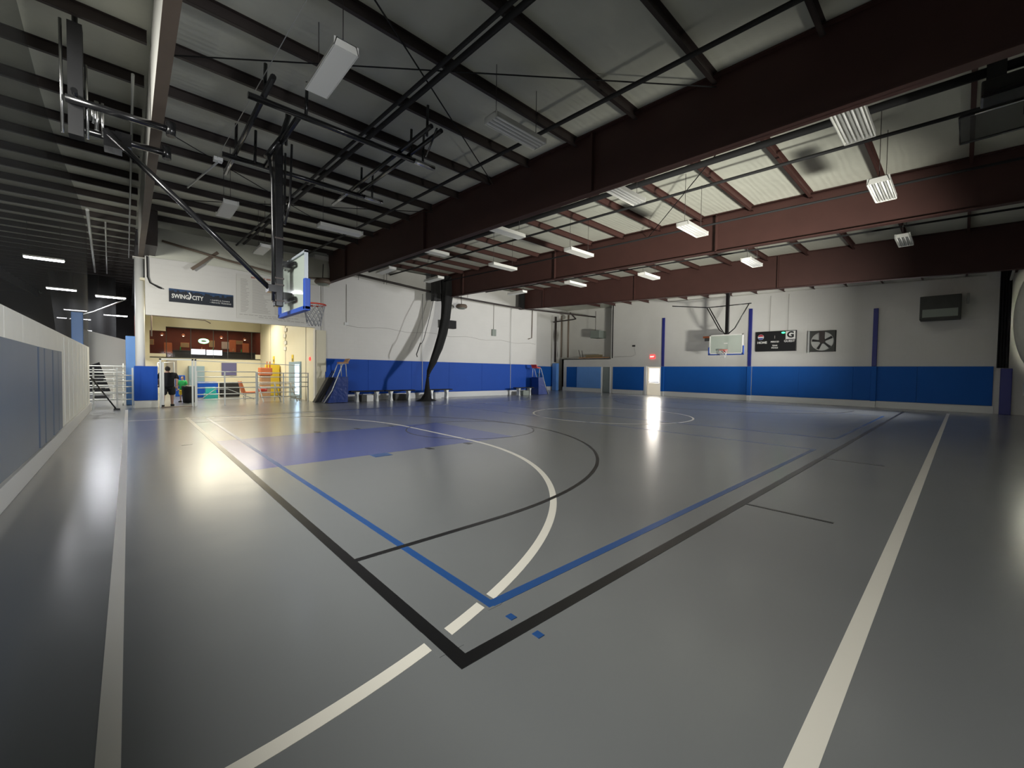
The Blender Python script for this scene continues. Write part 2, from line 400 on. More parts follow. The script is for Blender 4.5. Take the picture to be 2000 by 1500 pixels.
# the lit bar room behind the long lobby window
br = MB(); br.box(.3, 7.4, 38.4, 38.5, 1.2, 5.0); br.box(.3, .4, 34.2, 38.4, 1.2, 5.0); br.box(7.3, 7.4, 34.2, 38.4, 1.2, 5)
struct(br.build('wall_bar_room', 'bar', origin=(0, 0, 0)))
struct(MB().box(.3, 7.4, 34.16, 38.5, 4.6, 4.7).build('ceiling_bar_room', 'bardark'))
struct(MB().box(.3, 7.4, 34.2, 38.5, 1.9, 2.0).build('floor_bar_room', 'bardark'))
wn = MB()
wn.box(.95, 6.88, 34.04, 34.06, 2.28, 4.18)
wo = wn.build('window_1', 'glass', origin=(0, 0, 0)); struct(wo)
mf = MB()
for x in (1.72, 2.95, 4.15, 4.95, 6.35): mf.box(x, x+.035, 34.0, 34.08, 2.28, 4.18)
mf.box(.95, 6.9, 33.97, 34.08, 2.24, 2.30); mf.box(1.72, 6.9, 33.97, 34.08, 4.16, 4.2)
mf.build('window_frame', 'hvac', wo)

# pads and baseboards
def padrun(name, m, pts_fn, lab=None): pass
def stretch_pad(name, x0, x1, y0, y1, z0, z1, m, seam, label, group=None):
    b = MB()
    if abs(x1-x0) > abs(y1-y0):
        n = max(1, round((x1-x0)/seam)); d = (x1-x0)/n
        for i in range(n): b.box(x0+i*d+.002, x0+(i+1)*d-.002, y0, y1, z0, z1, bev=.012)
    else:
        n = max(1, round((y1-y0)/seam)); d = (y1-y0)/n
        for i in range(n): b.box(x0, x1, y0+i*d+.002, y0+(i+1)*d-.002, z0, z1, bev=.012)
    return tag(b.build(name, m), label, 'wall pad', group)
stretch_pad('wall_pad', 6.95, 22.7, YW-.06, YW-.003, .34, 2.2, 'pad', 2.6, 'long bright blue padding along the left wall behind the benches')
tag(MB().box(6.9, 7.35, YW-.1, YW-.06, 1.52, 3.6).box(6.9, 7.3, YW-.12, YW-.1, .3, 3.6).build('cream_board', 'cream'), 'narrow cream board at the right edge of the lobby opening', 'panel')
stretch_pad('wall_pad', XW-.06, XW-.003, -.95, 9.2, .36, 2.2, 'pad_far', 2.5, 'deep blue wall padding under the scoreboard, right of the middle blue post')
stretch_pad('wall_pad', XW-.06, XW-.003, 9.5, 15.25, .36, 2.2, 'pad_far', 2.9, 'deep blue wall padding between the glass door and the middle blue post')
stretch_pad('wall_pad', XW-.06, XW-.003, 16.85, 19.65, .34, 2.18, 'pad_far', 2.8, 'blue wall padding left of the bright glass door')
stretch_pad('wall_pad', XW-.08, XW-.003, 20.85, 23.4, .34, 2.18, 'pad_light', 1.3, 'lighter blue creased padding on the low office front')
stretch_pad('wall_pad', XW-.06, XW-.003, 23.45, 24.6, .34, 2.18, 'pad_far', 1.3, 'narrow dark blue padding on the low office front, left of the lighter pad')
stretch_pad('wall_pad', 24.2, 29.3, 26.13, 26.197, .34, 2.2, 'pad_far', 2.5, 'dark blue wall padding inside the alcove behind the pipes')
def board(name, x0, x1, y0, y1, z0, z1): return struct(MB().box(x0, x1, y0, y1, z0, z1, bev=.006).build(name, 'trim'))
board('baseboard_left', 6.95, 22.74, YW-.035, YW-.002, 0, .33)
board('baseboard_far', XW-.035, XW-.002, -1.0, 15.2, 0, .34)
board('baseboard_far_2', XW-.035, XW-.002, 16.9, 19.68, 0, .33)
board('baseboard_office', XW-.035, XW-.002, 20.8, 25.1, 0, .33)
board('baseboard_alcove', 22.76, 29.4, 26.15, 26.198, 0, .33)
board('trim_1', XW-.05, XW+.02, 16.62, 16.82, 0, 2.25)
board('trim_2', XW-.05, XW+.02, 19.86, 19.96, 0, 2.2)
board('trim_3', XW-.05, XW+.02, 20.74, 20.84, 0, 2.2)

# far glass door
d = thing('door_1', (XW+.1, 16.02, 0), None, None); d['kind'] = 'structure'
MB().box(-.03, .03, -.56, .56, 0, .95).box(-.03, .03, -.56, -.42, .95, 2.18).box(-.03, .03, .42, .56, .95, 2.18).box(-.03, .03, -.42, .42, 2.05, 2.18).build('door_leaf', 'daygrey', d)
MB().box(-.01, .01, -.42, .42, .95, 2.05).build('door_glass', 'day', d)
MB().box(-.10, -.05, -.42, .42, .98, 1.04).build('push_bar', 'chrome', d)
d2 = thing('door_2', (XW+.12, 20.35, 0), None, None); d2['kind'] = 'structure'
MB().box(-.02, .03, -.39, .39, .02, 2.15, bev=.006).build('door_leaf', 'grey_door', d2)
MB().tube([(-.05, .3, 1.0), (-.05, .18, 1.0)], .015).build('door_handle', 'chrome', d2)
# EXIT sign above the door
e = thing('exit_sign', (XW-.05, 16.15, 2.8), 'small glowing red exit sign above the bright glass door', 'exit sign')
MB().box(-.03, .045, -.2, .2, 0, .3, bev=.02).build('sign_box', 'red_e', e)
text('sign_letters', 'EXIT', (-.034, 0, .15), .17, 'white_e', parent=e, bold=.004)

# ------------------------------------------------------------------ rafters (tapered I-beams, Y direction)
def rafter(X, ya, yb, zb, m, label, name='rafter', fw_=.2, step=3.1, st=True):
    t = thing(name, (X, ya, zb(ya)), label, 'roof beam')
    def L(x, y, z): return (x-X, y-ya, z-zb(ya))
    b = MB(); n = 8
    ys = [ya+(yb-ya)*i/n for i in range(n+1)]
    pts = [(y, zb(y)) for y in ys]+[(y, roof(y)-.01) for y in ys[::-1]]
    b.prism([(p[0]-ya, p[1]-zb(ya)) for p in pts], 'X', -.012, .012)
    b.build('web', m, t)
    b = MB(); pts = [(y, zb(y)) for y in ys]+[(y, zb(y)+.025) for y in ys[::-1]]
    b.prism([(p[0]-ya, p[1]-zb(ya)) for p in pts], 'X', -fw_/2, fw_/2)
    b.build('bottom_flange', m, t)
    b = MB(); pts = [(y, roof(y)-.035) for y in ys]+[(y, roof(y)-.01) for y in ys[::-1]]
    b.prism([(p[0]-ya, p[1]-zb(ya)) for p in pts], 'X', -fw_/2, fw_/2); b.build('top_flange', m, t)
    if st:
        y = 5.6
        while y < yb-.5:
            MB().box(-fw_/2, fw_/2, y-ya-.02, y-ya+.02, zb(y)-zb(ya), roof(y)-.02-zb(ya)).build('splice_plate', m, t)
            y += 7.0
    return t
rafter(7.5, -1.85, 21.95, lambda y: 5.40+.028*y, 'steel_red', 'deep dark red roof beam nearest the camera, crossing the whole hall')
rafter(14.2, -1.85, 21.95, lambda y: 5.48+.028*y, 'steel_red', 'second dark red roof beam, in the middle of the hall')
rafter(20.9, -1.85, 21.95, lambda y: 5.18+.045*y, 'steel_red', 'third dark red roof beam, the one nearest the far wall')
# far-left, pale painted beam over the white column
def zb0(y): return 5.5+.024*y
b0 = thing('rafter', (.39, -2.5, 5.44), 'roof beam with pale painted side resting on the white round column', 'roof beam')
ys = [-2.5+24.9*i/8 for i in range(9)]
MB().prism([(y+2.5, zb0(y)-5.44) for y in ys]+[(y+2.5, roof(y)-.02-5.44) for y in ys[::-1]], 'X', -.075, -.05).build('web', 'plain', b0)
MB().prism([(y+2.5, zb0(y)-5.44-.02) for y in ys]+[(y+2.5, zb0(y)-5.44) for y in ys[::-1]], 'X', -.08, .075).build('bottom_flange', 'steel_brown', b0)
MB().prism([(22.6, .62), (24.9, .60), (24.9, 1.9), (22.2, 1.9), (22.2, 1.0)], 'X', .08, .42).build('haunch', 'steel_dark', b0)
rafter(-6.3, -2.5, 60, lambda y: 6.0+.036*y, 'steel_dark', 'dark roof beam over the left hall, beyond the white beam', st=False)
rafter(.35, 24.2, 60, lambda y: 6.0+.036*y, 'steel_dark', 'dark roof beam continuing behind the white round column', st=False)

# ------------------------------------------------------------------ purlins (X direction)
def purlin_mesh(L, m):
    b = MB(); h = .20
    b.box(0, L, -.035, .035, -h, -h+.006); b.box(0, L, -.035, -.029, -h, -h+.02)
    b.box(0, L, .027, .033, -h, 0); b.box(0, L, -.035, .035, -.006, 0)
    return b
bays = [(-6.2, .26, 'left hall', 'steel_dark', 3, 41), (-12.9, -6.4, 'outer left hall', 'steel_dark', 30, 41), (.50, 7.40, 'first bay', 'steel_dark', 0, 14), (7.60, 14.10, 'second bay', 'steel_red', -1, 14), (14.30, 20.80, 'third bay', 'steel_red', -1, 14), (21.0, 29.45, 'last bay', 'steel_red', -1, 14)]
names = {'left hall': 'dark steel purlin under the roof of the left hall, beside the white beam', 'outer left hall': 'dark steel purlin far back at the left edge of the left hall',
         'first bay': 'dark purlin between the white and nearest red beams', 'second bay': 'red purlin between the nearest and second red beams',
         'third bay': 'red purlin between the second and third red beams', 'last bay': 'red purlin between the third red beam and far wall'}
ordi = ['', 'second ', 'third ', 'fourth ', 'fifth ', 'sixth ', 'seventh ', 'eighth ', 'ninth ', 'tenth ', 'eleventh ', 'twelfth ', 'thirteenth ', 'fourteenth ', 'fifteenth ', 'sixteenth ']
for x0, x1, nm, m, k0, n in bays:
    src = None
    for k in range(k0, n+1):
        y = .02+1.5*k
        z = roof(y)
        if src is None:
            src = purlin_mesh(x1-x0, m).build('purlin', m, origin=(0, 0, 0)); o = src
        else:
            o = src.copy(); sc.collection.objects.link(o)
        lab = names[nm]
        if 'bay' in nm:
            q_ = ordi[n-k]
            lab += ', '+(q_+'from the left wall' if q_ else 'nearest the left wall')
        tag(o, lab, 'purlin', 'purlins of the '+nm)
        o.location = (x0, y, z)
# insulation seams
# ------------------------------------------------------------------ sprinkler pipes and roof bracing
def pipe(name, pts, r, m, label, cat='pipe', group=None, n=8):
    return tag(MB().tube(pts, r, n).build(name, m), label, cat, group)
def rp(x, y, d=.35): return (x, y, roof(y)-d)
pipe('sprinkler_pipe', [rp(3.72, -1.5, .42), rp(3.52, 21.8, .42)], .035, 'black_matt', 'thin black tube in the first bay, left one of the sprinkler pipe and shadow pair')
pipe('sprinkler_pipe', [rp(3.95, -1.5, .30), rp(3.80, 21.8, .30)], .05, 'black_matt', 'thicker black tube in the first bay, right one of the sprinkler pipe and shadow pair')  # this pair follows a pipe and its shadow, both built as tubes
pipe('sprinkler_pipe', [rp(6.25, -1.5, .36), rp(6.25, 21.8, .36)], .04, 'black_matt', 'black sprinkler pipe running close beside the nearest red beam')
pipe('sprinkler_pipe', [(8.35, -1.5, 6.15), (8.35, 21.8, 6.75)], .03, 'black_matt', 'thin black pipe just beyond the nearest red beam')
pipe('sprinkler_pipe', [(9.55, -1.5, 6.2), (9.55, 21.8, 6.95)], .07, 'black_matt', 'thick black sprinkler main in the second bay')
pipe('sprinkler_pipe', [(10.75, -1.5, 6.2), (10.75, 21.8, 6.95)], .035, 'black_matt', 'thin black pipe in the middle of the second bay')
pipe('sprinkler_pipe', [(13.7, -1.5, 6.2), (13.7, 21.8, 6.95)], .03, 'black_matt', 'thin black pipe just before the second red beam')
pipe('sprinkler_pipe', [(17.6, -1.5, 6.2), (17.6, 21.8, 6.95)], .03, 'black_matt', 'thin black pipe in the third bay')
for k, (a, b2, lab) in enumerate([
    (rp(.5, 4.2, .22), rp(7.4, 8.9, .22), 'thin bracing rod crossing the first bay, nearer one'),
    (rp(7.4, 3.0, .25), rp(.5, 9.0, .25), 'thin bracing rod crossing the first bay the other way'),
    (rp(.5, 12.0, .25), rp(7.4, 18.0, .25), 'thin bracing rod over the near basket, farther one'),
    (rp(7.4, 12.0, .25), rp(.5, 18.0, .25), 'thin bracing rod over the near basket crossing back'),
    (rp(7.6, 2.0, .3), rp(14.1, 8.0, .3), 'thin bracing rod crossing the second bay')]):
    pipe('bracing_rod', [a, b2], .012, 'black_matt', lab, 'bracing rod', n=6)
# pipe under the top of the left wall, with hangers
pr = thing('heating_pipe', (7.6, 21.4, 6.2), 'long dark pipe hung under the roof along the left wall', 'pipe')
MB().tube([(0, 0, 0.45), (6.2, 0, .05), (12.2, 0, -.05), (19.2, -.1, .12), (21.7, 0, .22)], .06).build('pipe', 'steel_dark', pr)
for x in (1.2, 2.6, 2.75, 8.2, 13.5): MB().tube([(x, 0, .1), (x, 0, 1.2)], .012, 6).build('hanger', 'steel_dark', pr)
pipe('roof_pipe', [(1.0, 21.55, 6.62), (3.0, 21.55, 6.28), (5.6, 21.55, 5.95), (7.4, 21.5, 6.15)], .045, 'steel_brown', 'thin brown pipe sagging above the name board')
tag(MB().box(-.06, .06, -.03, .03, 0, 1.25).build('steel_strut', 'steel_brown', origin=(0, 0, 0)), 'loose brown diagonal strut above the banner on the lobby bulkhead', 'strut')
s_ = bpy.data.objects['steel_strut']; s_.location = (1.95, 21.8, 5.72); s_.rotation_euler = (0, math.radians(46), 0)
# insulation hanging above the bulkhead
dr = MB()
dr.grid(lambda u, v: (.62+6.9*u, 21.93-.16*math.sin(v*PI)-.03*math.sin(u*17), 5.98-.10*u+(1.22)*v+.07*math.sin(u*5.1)*(1-v)), 40, 8)
tag(dr.build('insulation_blanket', 'insul', origin=(0, 0, 0)), 'grey insulation blanket sagging above the lobby bulkhead', 'insulation')

# ------------------------------------------------------------------ round white column with blue pad block
cl = thing('column', (.34, 22.55, 0), 'round white column rising to the pale roof beam beside the lobby', 'column')
MB().tube([(0, 0, 0), (0, 0, 5.98)], .15, 24).build('shaft', 'trim', cl)
MB().box(-.2, .2, -.2, .2, 5.98, 6.02).build('cap_plate', 'plain', cl)
pb = thing('padded_block', (.5, 22.3, 0), 'freestanding blue padded block in front of the round white column', 'padded block')
MB().box(-.36, .36, -.06, .12, 0, .3, bev=.01).build('plinth', 'fence', pb)
MB().box(-.355, .355, -.13, .1, .3, 1.68, bev=.02).box(-.18, -.165, -.145, -.12, .4, 1.5).build('pad', 'pad', pb)
pipe('cable', [(.56, 21.9, 6.0), (.57, 21.9, 5.2), (.64, 21.9, 4.98), (.92, 21.85, 4.82), (1.0, 21.85, 4.80)], [.025, .025, .025, .04, .02], 'black_matt', 'black cable hanging right of the round white column')

# ------------------------------------------------------------------ signs on the bulkhead
bn = thing('banner', (2.32, YW-.012, 4.32), 'dark blue SWING CITY banner on the lobby bulkhead', 'banner')
MB().box(-1.1, 1.1, -.012, 0, 0, .54).build('banner_sheet', 'banner', bn)
b = MB()
for i in range(26):
    x = -1.1+2.2*i/26; h = random.uniform(.05, .16)
    b.box(x, x+2.2/26, -.016, -.012, .54-h, .54)
b.build('skyline_print', 'bannerblue', bn)
text('lettering', 'SWING', (-.73, -.014, .24), .24, 'white', '-Y', bn, sx=.72, bold=.006)
text('lettering', 'CITY', (-.16, -.014, .24), .24, 'white', '-Y', bn, sx=.72, bold=.006)
MB().prism([(-.47, .16), (-.44, .22), (-.41, .34), (-.47, .43), (-.43, .46), (-.37, .35), (-.37, .24), (-.43, .15)], 'Y', -.018, -.012).build('figure_emblem', 'white', bn)
text('lettering', '• CAMPS & CLINICS', (.62, -.014, .23), .082, 'white', '-Y', bn)
text('lettering', '• PRIVATE TRAINING', (.64, -.014, .13), .082, 'white', '-Y', bn)
nb = thing('name_board', (5.0, YW-.012, 3.85), 'large white board of faint printed names behind the near basket', 'sign')
MB().box(-1.45, 1.5, -.01, 0, .02, 2.0).build('board_sheet', 'plain', nb)
b = MB(); rnd = random.Random(3)
for cx, wd in ((-1.3, .34), (-.85, .75), (0.05, .32), (.5, .75), (1.15, .28)):
    for i in range(26):
        ww = wd*rnd.uniform(.55, 1); b.box(cx, cx+ww, -.013, -.01, 1.78-i*.058, 1.80-i*.058)
for z, a, b_ in ((.2, -1.35, 1.1), (.12, -.6, .7), (.06, .2, 1.3)):
    x = a
    while x < b_:
        ww = rnd.uniform(.08, .25); b.box(x, x+ww, -.013, -.01, z, z+.026); x += ww+.04
b.build('faint_rows', 'text', nb)
b = MB(); x = -.9
while x < .9: ww = rnd.uniform(.1, .22); b.box(x, x+ww, -.013, -.01, 1.88, 1.95); x += ww+.05
b.build('faint_heading', 'redtext', nb)
# lower edge of the bulkhead
pipe('conduit', [(.7, YW-.04, 3.70), (2.4, YW-.04, 3.66), (2.6, YW-.04, 3.55)], .02, 'steel_brown', 'short brown conduit under the lobby bulkhead')
pipe('drop_pipe', [(.8, 26, 5.09), (.8, 26, 3.1)], .03, 'steel_brown', 'short brown pipe dropping inside the lobby behind the white column')

# ------------------------------------------------------------------ basket near
def net_mesh(b, cx, cy, z, r, n=12, h=.45):
    for k in range(n):
        for s in (1, -1):
            pts = []
            for j in range(7):
                t = j/6; a = 2*PI*(k+s*j*.5)/n; rr = r*(1-.42*t**.8)
                pts.append((cx+rr*math.cos(a), cy+rr*math.sin(a), z-h*t))
            b.tube(pts, .009, 4)
hb = thing('basketball_hoop', (2.25, 9.5, 2.9), 'basketball hoop hung from a black ceiling mast in the foreground, seen from behind', 'basketball hoop')
O = Vector((2.25, 9.5, 2.9))
def Lp(*p): return tuple(Vector(p)-O)
MB().box(-.075, .075, -.10, .10, 0, 3.25, bev=.02).build('mast', 'black', hb)
MB().tube([Lp(2.45, 9.28, 6.15), Lp(2.42, 9.3, 5.0), Lp(2.34, 9.38, 4.55)], .022).tube([Lp(2.45, 9.75, 6.15), Lp(2.42, 9.7, 5.0), Lp(2.34, 9.62, 4.55)], .022).tube([Lp(2.05, 9.35, 5.85), Lp(2.12, 9.38, 5.4), Lp(2.14, 9.42, 4.5), Lp(2.14, 9.42, 3.0)], .03).build('side_rods', 'black', hb)
MB().tube([Lp(2.14, 9.42, 4.4), Lp(2.14, 9.42, 3.05)], .028).build('chrome_rod', 'chrome', hb)
MB().tube([Lp(2.46, 9.5, 6.85), Lp(2.3, 9.45, 6.3), Lp(2.02, 9.42, 5.8)], .05).build('top_knuckle', 'black', hb)
MB().tube([Lp(2.1, 9.5, 3.25), Lp(-.25, 9.6, 5.5)], .05).build('diagonal_brace', 'black', hb)
MB().box(*[v for v in (-.2, -.05)], -.12, .12, .28, .42).build('brace_clamp', 'black', hb)
for z in (.10, .42, .55, 1.35): MB().box(-.085, .085, -.11, .11, z, z+.03).build('collar', 'steel_dark', hb)
# backboard
BX = 2.5-2.25+.02
MB().box(BX, BX+.015, -.90, .90, -.05, 1.0).build('backboard', 'bb', hb)
bd = MB(); t_ = .045
bd.box(BX-.03, BX+.03, -.915, .915, -.08, -.08+t_); bd.box(BX-.03, BX+.03, -.915, .915, .98, .98+t_)
bd.box(BX-.03, BX+.03, -.915, -.87, -.08, 1.02); bd.box(BX-.03, BX+.03, .87, .915, -.08, 1.02)
bd.build('backboard_frame', 'bbframe', hb)
MB().box(BX-.05, BX+.06, -.96, -.86, -.12, .48, bev=.015).box(BX-.05, BX+.06, .86, .96, -.12, .48, bev=.015).box(BX-.05, BX+.06, -.96, .96, -.13, -.04, bev=.015).build('edge_padding', 'padb', hb)
MB().box(.07, BX-.03, -.1, .1, .15, .3).box(BX-.07, BX-.02, -.35, .35, .12, .2).build('mounting_arm', 'black', hb)
MB().box(.07, BX-.03, -.1, .1, .8, .93).box(BX-.07, BX-.02, -.35, .35, .82, .9).build('mounting_arm', 'black', hb)
rm = MB(); RC = (2.94-2.25, 0, .13)
rm.tube([(RC[0]+.228*math.cos(2*PI*k/28), .228*math.sin(2*PI*k/28), RC[2]) for k in range(28)], .016, 8, closed=True)
rm.tube([(BX+.04, -.12, RC[2]-.02), (RC[0]-.19, -.12, RC[2])], .012).tube([(BX+.04, .12, RC[2]-.02), (RC[0]-.19, .12, RC[2])], .012)
rm.box(BX+.03, BX+.06, -.13, .13, RC[2]-.12, RC[2]+.03)
rim = rm.build('rim', 'orange', hb)
nm_ = MB(); net_mesh(nm_, RC[0], 0, RC[2], .225); nm_.build('net', 'netw', rim)

# ceiling frame that carries it
cf = thing('hoop_ceiling_frame', (1.5, 8.2, 6.2), 'black pipe frame under the roof that carries the near hoop', 'ceiling frame')
O2 = Vector((1.5, 8.2, 6.2))
def L2(*p): return tuple(Vector(p)-O2)
for y in (8.22, 10.83):
    MB().tube([L2(1.5, y, 6.2), L2(5.1, y, 6.2)], .055).build('long_pipe', 'black', cf)
    MB().tube([L2(4.6, y, 6.2), L2(5.1, y, 6.2)], .058).build('pipe_end', 'chrome', cf)
for x in (1.74, 4.28, 4.5):
    MB().tube([L2(x, 7.0 if x > 2 else 7.6, 6.3), L2(x, 12.1 if x < 4.4 else 11.0, 6.3)], .045).build('cross_pipe', 'black', cf)
MB().tube([L2(1.74, 10.9, 6.3), L2(1.74, 12.1, 6.3)], .048).build('pipe_end', 'chrome', cf)
MB().tube([L2(4.28, 11.0, 6.3), L2(4.28, 12.2, 6.3)], .048).build('pipe_end', 'chrome', cf)
for x, y in ((1.74, 8.2), (1.74, 10.8), (2.4, 8.2), (4.5, 8.2), (4.8, 8.2), (4.5, 10.8), (4.8, 10.8), (4.3, 7.2), (2.1, 10.8), (2.4, 9.5)):
    MB().tube([L2(x, y, 6.2), L2(x+.02, y, roof(y)-.15)], .03, 6).build('hanger', 'black', cf)
MB().tube([L2(2.3, 8.2, 6.2), L2(2.3, 10.85, 6.2)], .05).build('mast_crossbar', 'black', cf)
MB().tube([L2(4.4, 7.0, 6.3), L2(4.7, 7.9, 6.2)], .02, 6).build('stay', 'black', cf)

# second folded hoop in the left hall
fh = thing('folded_hoop', (-.55, 9.6, 5.0), 'black basketball hoop frame folded up under the roof at the upper left', 'folded hoop')
MB().box(-.08, .08, -.5, -.30, .1, 1.75).build('mast', 'black_matt', fh)
MB().tube([(-.14, -.45, .1), (-.15, -.45, 1.75)], .02).tube([(.12, -.45, .1), (.11, -.45, 1.2)], .02).build('chrome_rods', 'chrome', fh)
for y, z in ((-.55, .58), (.48, .58)):
    MB().tube([(-.1, y, z), (1.12, y, z)], .055).build('long_pipe', 'black', fh)
    MB().tube([(1.1, y, z-.1), (1.1, y, z+.12)], .07, 8).build('pipe_clamp', 'black', fh)
MB().tube([(.2, .1, .95), (.2, .12, .5)], .03).tube([(.27, .1, .95), (.27, .12, .42)], .02).tube([(.15, .1, .92), (.16, .12, .60)], .02).build('pulleys', 'chrome', fh)
MB().box(.28, .5, .0, .3, .25, .52).box(.42, .62, .15, .4, .38, .60).build('motor', 'black', fh)
MB().tube([(0, -.7, .66), (.0, .7, .66)], .04).tube([(0, -.4, .6), (0, -.4, 2.0)], .035).build('cross_pipe', 'black', fh)
# light-coloured wires and rods in the first bay
pipe('hanging_rods', [(1.45, 10.9, 6.05), (1.15, 13.6, 6.25)], .02, 'galv', 'pale winch rods hanging left of the near hoop mast', 'rod')
pipe('hanging_wire', [(1.95, 4.4, 6.8), (1.42, 10.9, 6.1)], .006, 'galv', 'thin pale wire from the roof to the winch rods', 'wire')
tag(MB().box(1.36, 1.52, 10.85, 11.0, 6.05, 6.12).build('rod_bracket', 'trim'), 'small white bracket at the top of the winch rods', 'bracket')

# ------------------------------------------------------------------ far hoop
fh2 = thing('basketball_hoop', (25.3, 9.3, 2.9), 'basketball hoop facing the camera in front of the far wall', 'basketball hoop')
MB().box(0, .16, -.09, .09, .1, 4.68, bev=.02).build('mast', 'black', fh2)
MB().tube([(.05, 1.15, 2.7), (.05, .42, 1.35), (.05, .1, 1.12)], .03).tube([(.15, 1.05, 2.7), (.15, .35, 1.4), (.15, .1, 1.05)], .03).tube([(.05, -1.15, 2.75), (.05, -.42, 1.4), (.05, -.1, 1.12)], .03).build('side_braces', 'black', fh2)
MB().tube([(.05, -1.25, 2.72), (.05, 1.25, 2.72)], .03).tube([(.05, 1.1, 2.72), (-.8, 2.9, 2.9)], .03).build('top_rail', 'black', fh2)
MB().box(-.05, -.035, -.90, .90, -.02, 1.03).build('backboard', 'bb', fh2)
bd = MB()
bd.box(-.07, -.03, -.915, .915, -.06, 0); bd.box(-.07, -.03, -.915, .915, 1.0, 1.06); bd.box(-.07, -.03, -.915, -.85, -.06, 1.06); bd.box(-.07, -.03, .85, .915, -.06, 1.06)
bd.box(-.075, -.05, -.32, -.26, .25, .7)if 0 else None
bd.box(-.075, -.05, -.1, .1, .52, .58)
bd.build('backboard_frame', 'white', fh2)
MB().box(-.09, -.01, -.97, .97, -.12, -.055, bev=.01).box(-.09, -.01, -.97, -.90, -.12, .4, bev=.01).box(-.09, -.01, .90, .97, -.12, .35, bev=.01).build('edge_padding', 'padb', fh2)
rm = MB(); rm.tube([(-.42+.228*math.cos(2*PI*k/24), .228*math.sin(2*PI*k/24), .15) for k in range(24)], .014, 6, closed=True); rm.box(-.19, -.07, -.1, .1, .02, .17)
rim2 = rm.build('rim', 'orange', fh2)
nm_ = MB(); net_mesh(nm_, -.42, 0, .15, .225, 8); nm_.build('net', 'netw', rim2)
# small orange/black wall hoop bar
wb = thing('folded_side_hoop', (27.5, 10.4, 4.0), 'folded orange and black backboard edge behind the far hoop', 'folded hoop')
MB().box(0, .1, .1, 1.15, 0, .12).build('orange_edge', 'orange_p', wb)
MB().box(0, .1, -.8, .1, .02, .12).build('black_edge', 'black', wb)
MB().box(.1, 1.99, .0, .06, .03, .09).build('wall_arm', 'black', wb)
MB().box(.02, .04, .3, 1.05, -.2, 0).build('net', 'netthin', wb)

# ------------------------------------------------------------------ far wall equipment
sbd = thing('scoreboard', (XW-.01, 7.92, 3.14), 'black electronic scoreboard on the far wall reading HOME and GUEST', 'scoreboard')
MB().box(-.14, 0, -1.1, 1.1, 0, 1.24, bev=.01).build('case', 'sb', sbd)
MB().box(-.152, -.141, -1.05, -.55, .72, 1.2).build('logo_panel', 'white', sbd)
text('logo_letter', 'G', (-.155, -.8, .97), .5, 'sb', parent=sbd, bold=.02)
text('caption', 'GUEST', (-.145, -.75, .60), .19, 'white', parent=sbd, bold=.004)
text('caption', 'HOME', (-.145, .72, .55), .19, 'white', parent=sbd, bold=.006)
text('caption', 'PERIOD', (-.145, .02, .58), .13, 'white', parent=sbd, bold=.004)
text('caption', 'TEAM', (-.145, .02, .35), .11, 'white', parent=sbd, bold=.004)
text('caption', 'FOULS', (-.145, .02, .21), .12, 'white', parent=sbd, bold=.004)
text('digit', '1', (-.145, .03, .86), .26, 'text', parent=sbd)
MB().disc((.80, .90), .17, 'X', (-.15, -.14), 24).build('round_logo', 'white', sbd)
def seg(z0, z1):
    p = []; R_ = .16
    a0 = math.asin(z0/R_); a1 = math.asin(z1/R_)
    for k in range(9): a = a0+(a1-a0)*k/8; p.append((.80+R_*math.cos(a), .90+R_*math.sin(a)))
    for k in range(9): a = PI-a1+(a1-a0)*k/8; p.append((.80+R_*math.cos(a), .90+R_*math.sin(a)))
    return p
MB().prism(seg(.03, .155), 'X', -.154, -.149).build('logo_red_half', 'bred', sbd)
MB().prism(seg(-.155, -.05), 'X', -.154, -.149).build('logo_blue_half', 'bblue', sbd)
MB().disc((-.42, 1.12), .10, 'X', (-.16, -.14), 12, ry=.05).build('green_light', 'green_e', sbd)
for y in (.35, -.62): pipe('scoreboard_cable', [(XW-.02, 7.92+y, 4.38), (XW-.02, 7.92+y, 6.6)], .012, 'text', 'thin cable from the %s of the scoreboard up the far wall' % ('left half' if y > 0 else 'right half'), 'cable', n=5)

fn = thing('wall_fan', (XW, 5.55, 3.05), 'square black exhaust fan with five blades in the far wall', 'fan')
fr = MB(); n = 32
# housing frame: square with circular hole, as a ring of quads
def sq(a):
    c_, s_2 = math.cos(a), math.sin(a); k_ = .62/max(abs(c_), abs(s_2)); return (c_*k_, .6+s_2*k_*.97)
for k in range(n):
    a, b_ = 2*PI*k/n+PI/4, 2*PI*(k+1)/n+PI/4
    p1, p2 = sq(a), sq(b_); r1, r2_ = (.54*math.cos(a), .6+.54*math.sin(a)), (.54*math.cos(b_), .6+.54*math.sin(b_))
    fr.prism([p1, p2, r2_, r1], 'X', -.18, -.12, 0)
fr.box(-.18, 0, -.62, -.60, 0, 1.2); fr.box(-.18, 0, -.62, .62, 1.18, 1.2); fr.box(-.18, 0, -.62, .62, 0, .02)
fr.build('housing', 'hvac', fn)
MB().box(-.3, -.0, .60, .66, -.05, 1.2).build('side_plate', 'galv', fn)
bl = MB()
for k in range(5):
    a = 2*PI*k/5+.15
    pts = [(.08*math.cos(a+.5), .6+.08*math.sin(a+.5)), (.5*math.cos(a+.13), .6+.5*math.sin(a+.13)), (.5*math.cos(a-.15), .6+.5*math.sin(a-.15)), (.08*math.cos(a-.5), .6+.08*math.sin(a-.5))]
    bl.prism(pts, 'X', -.10, -.085)
bl.build('blades', 'sb', fn)
MB().disc((0, .6), .13, 'X', (-.17, -.06), 16).box(-.2, -.1, -.1, .14, .6, 1.18).build('motor', 'steel_dark', fn)
MB().disc((0, .6), .53, 'X', (-.03, -.02), 32).build('shutter', 'galv', fn)

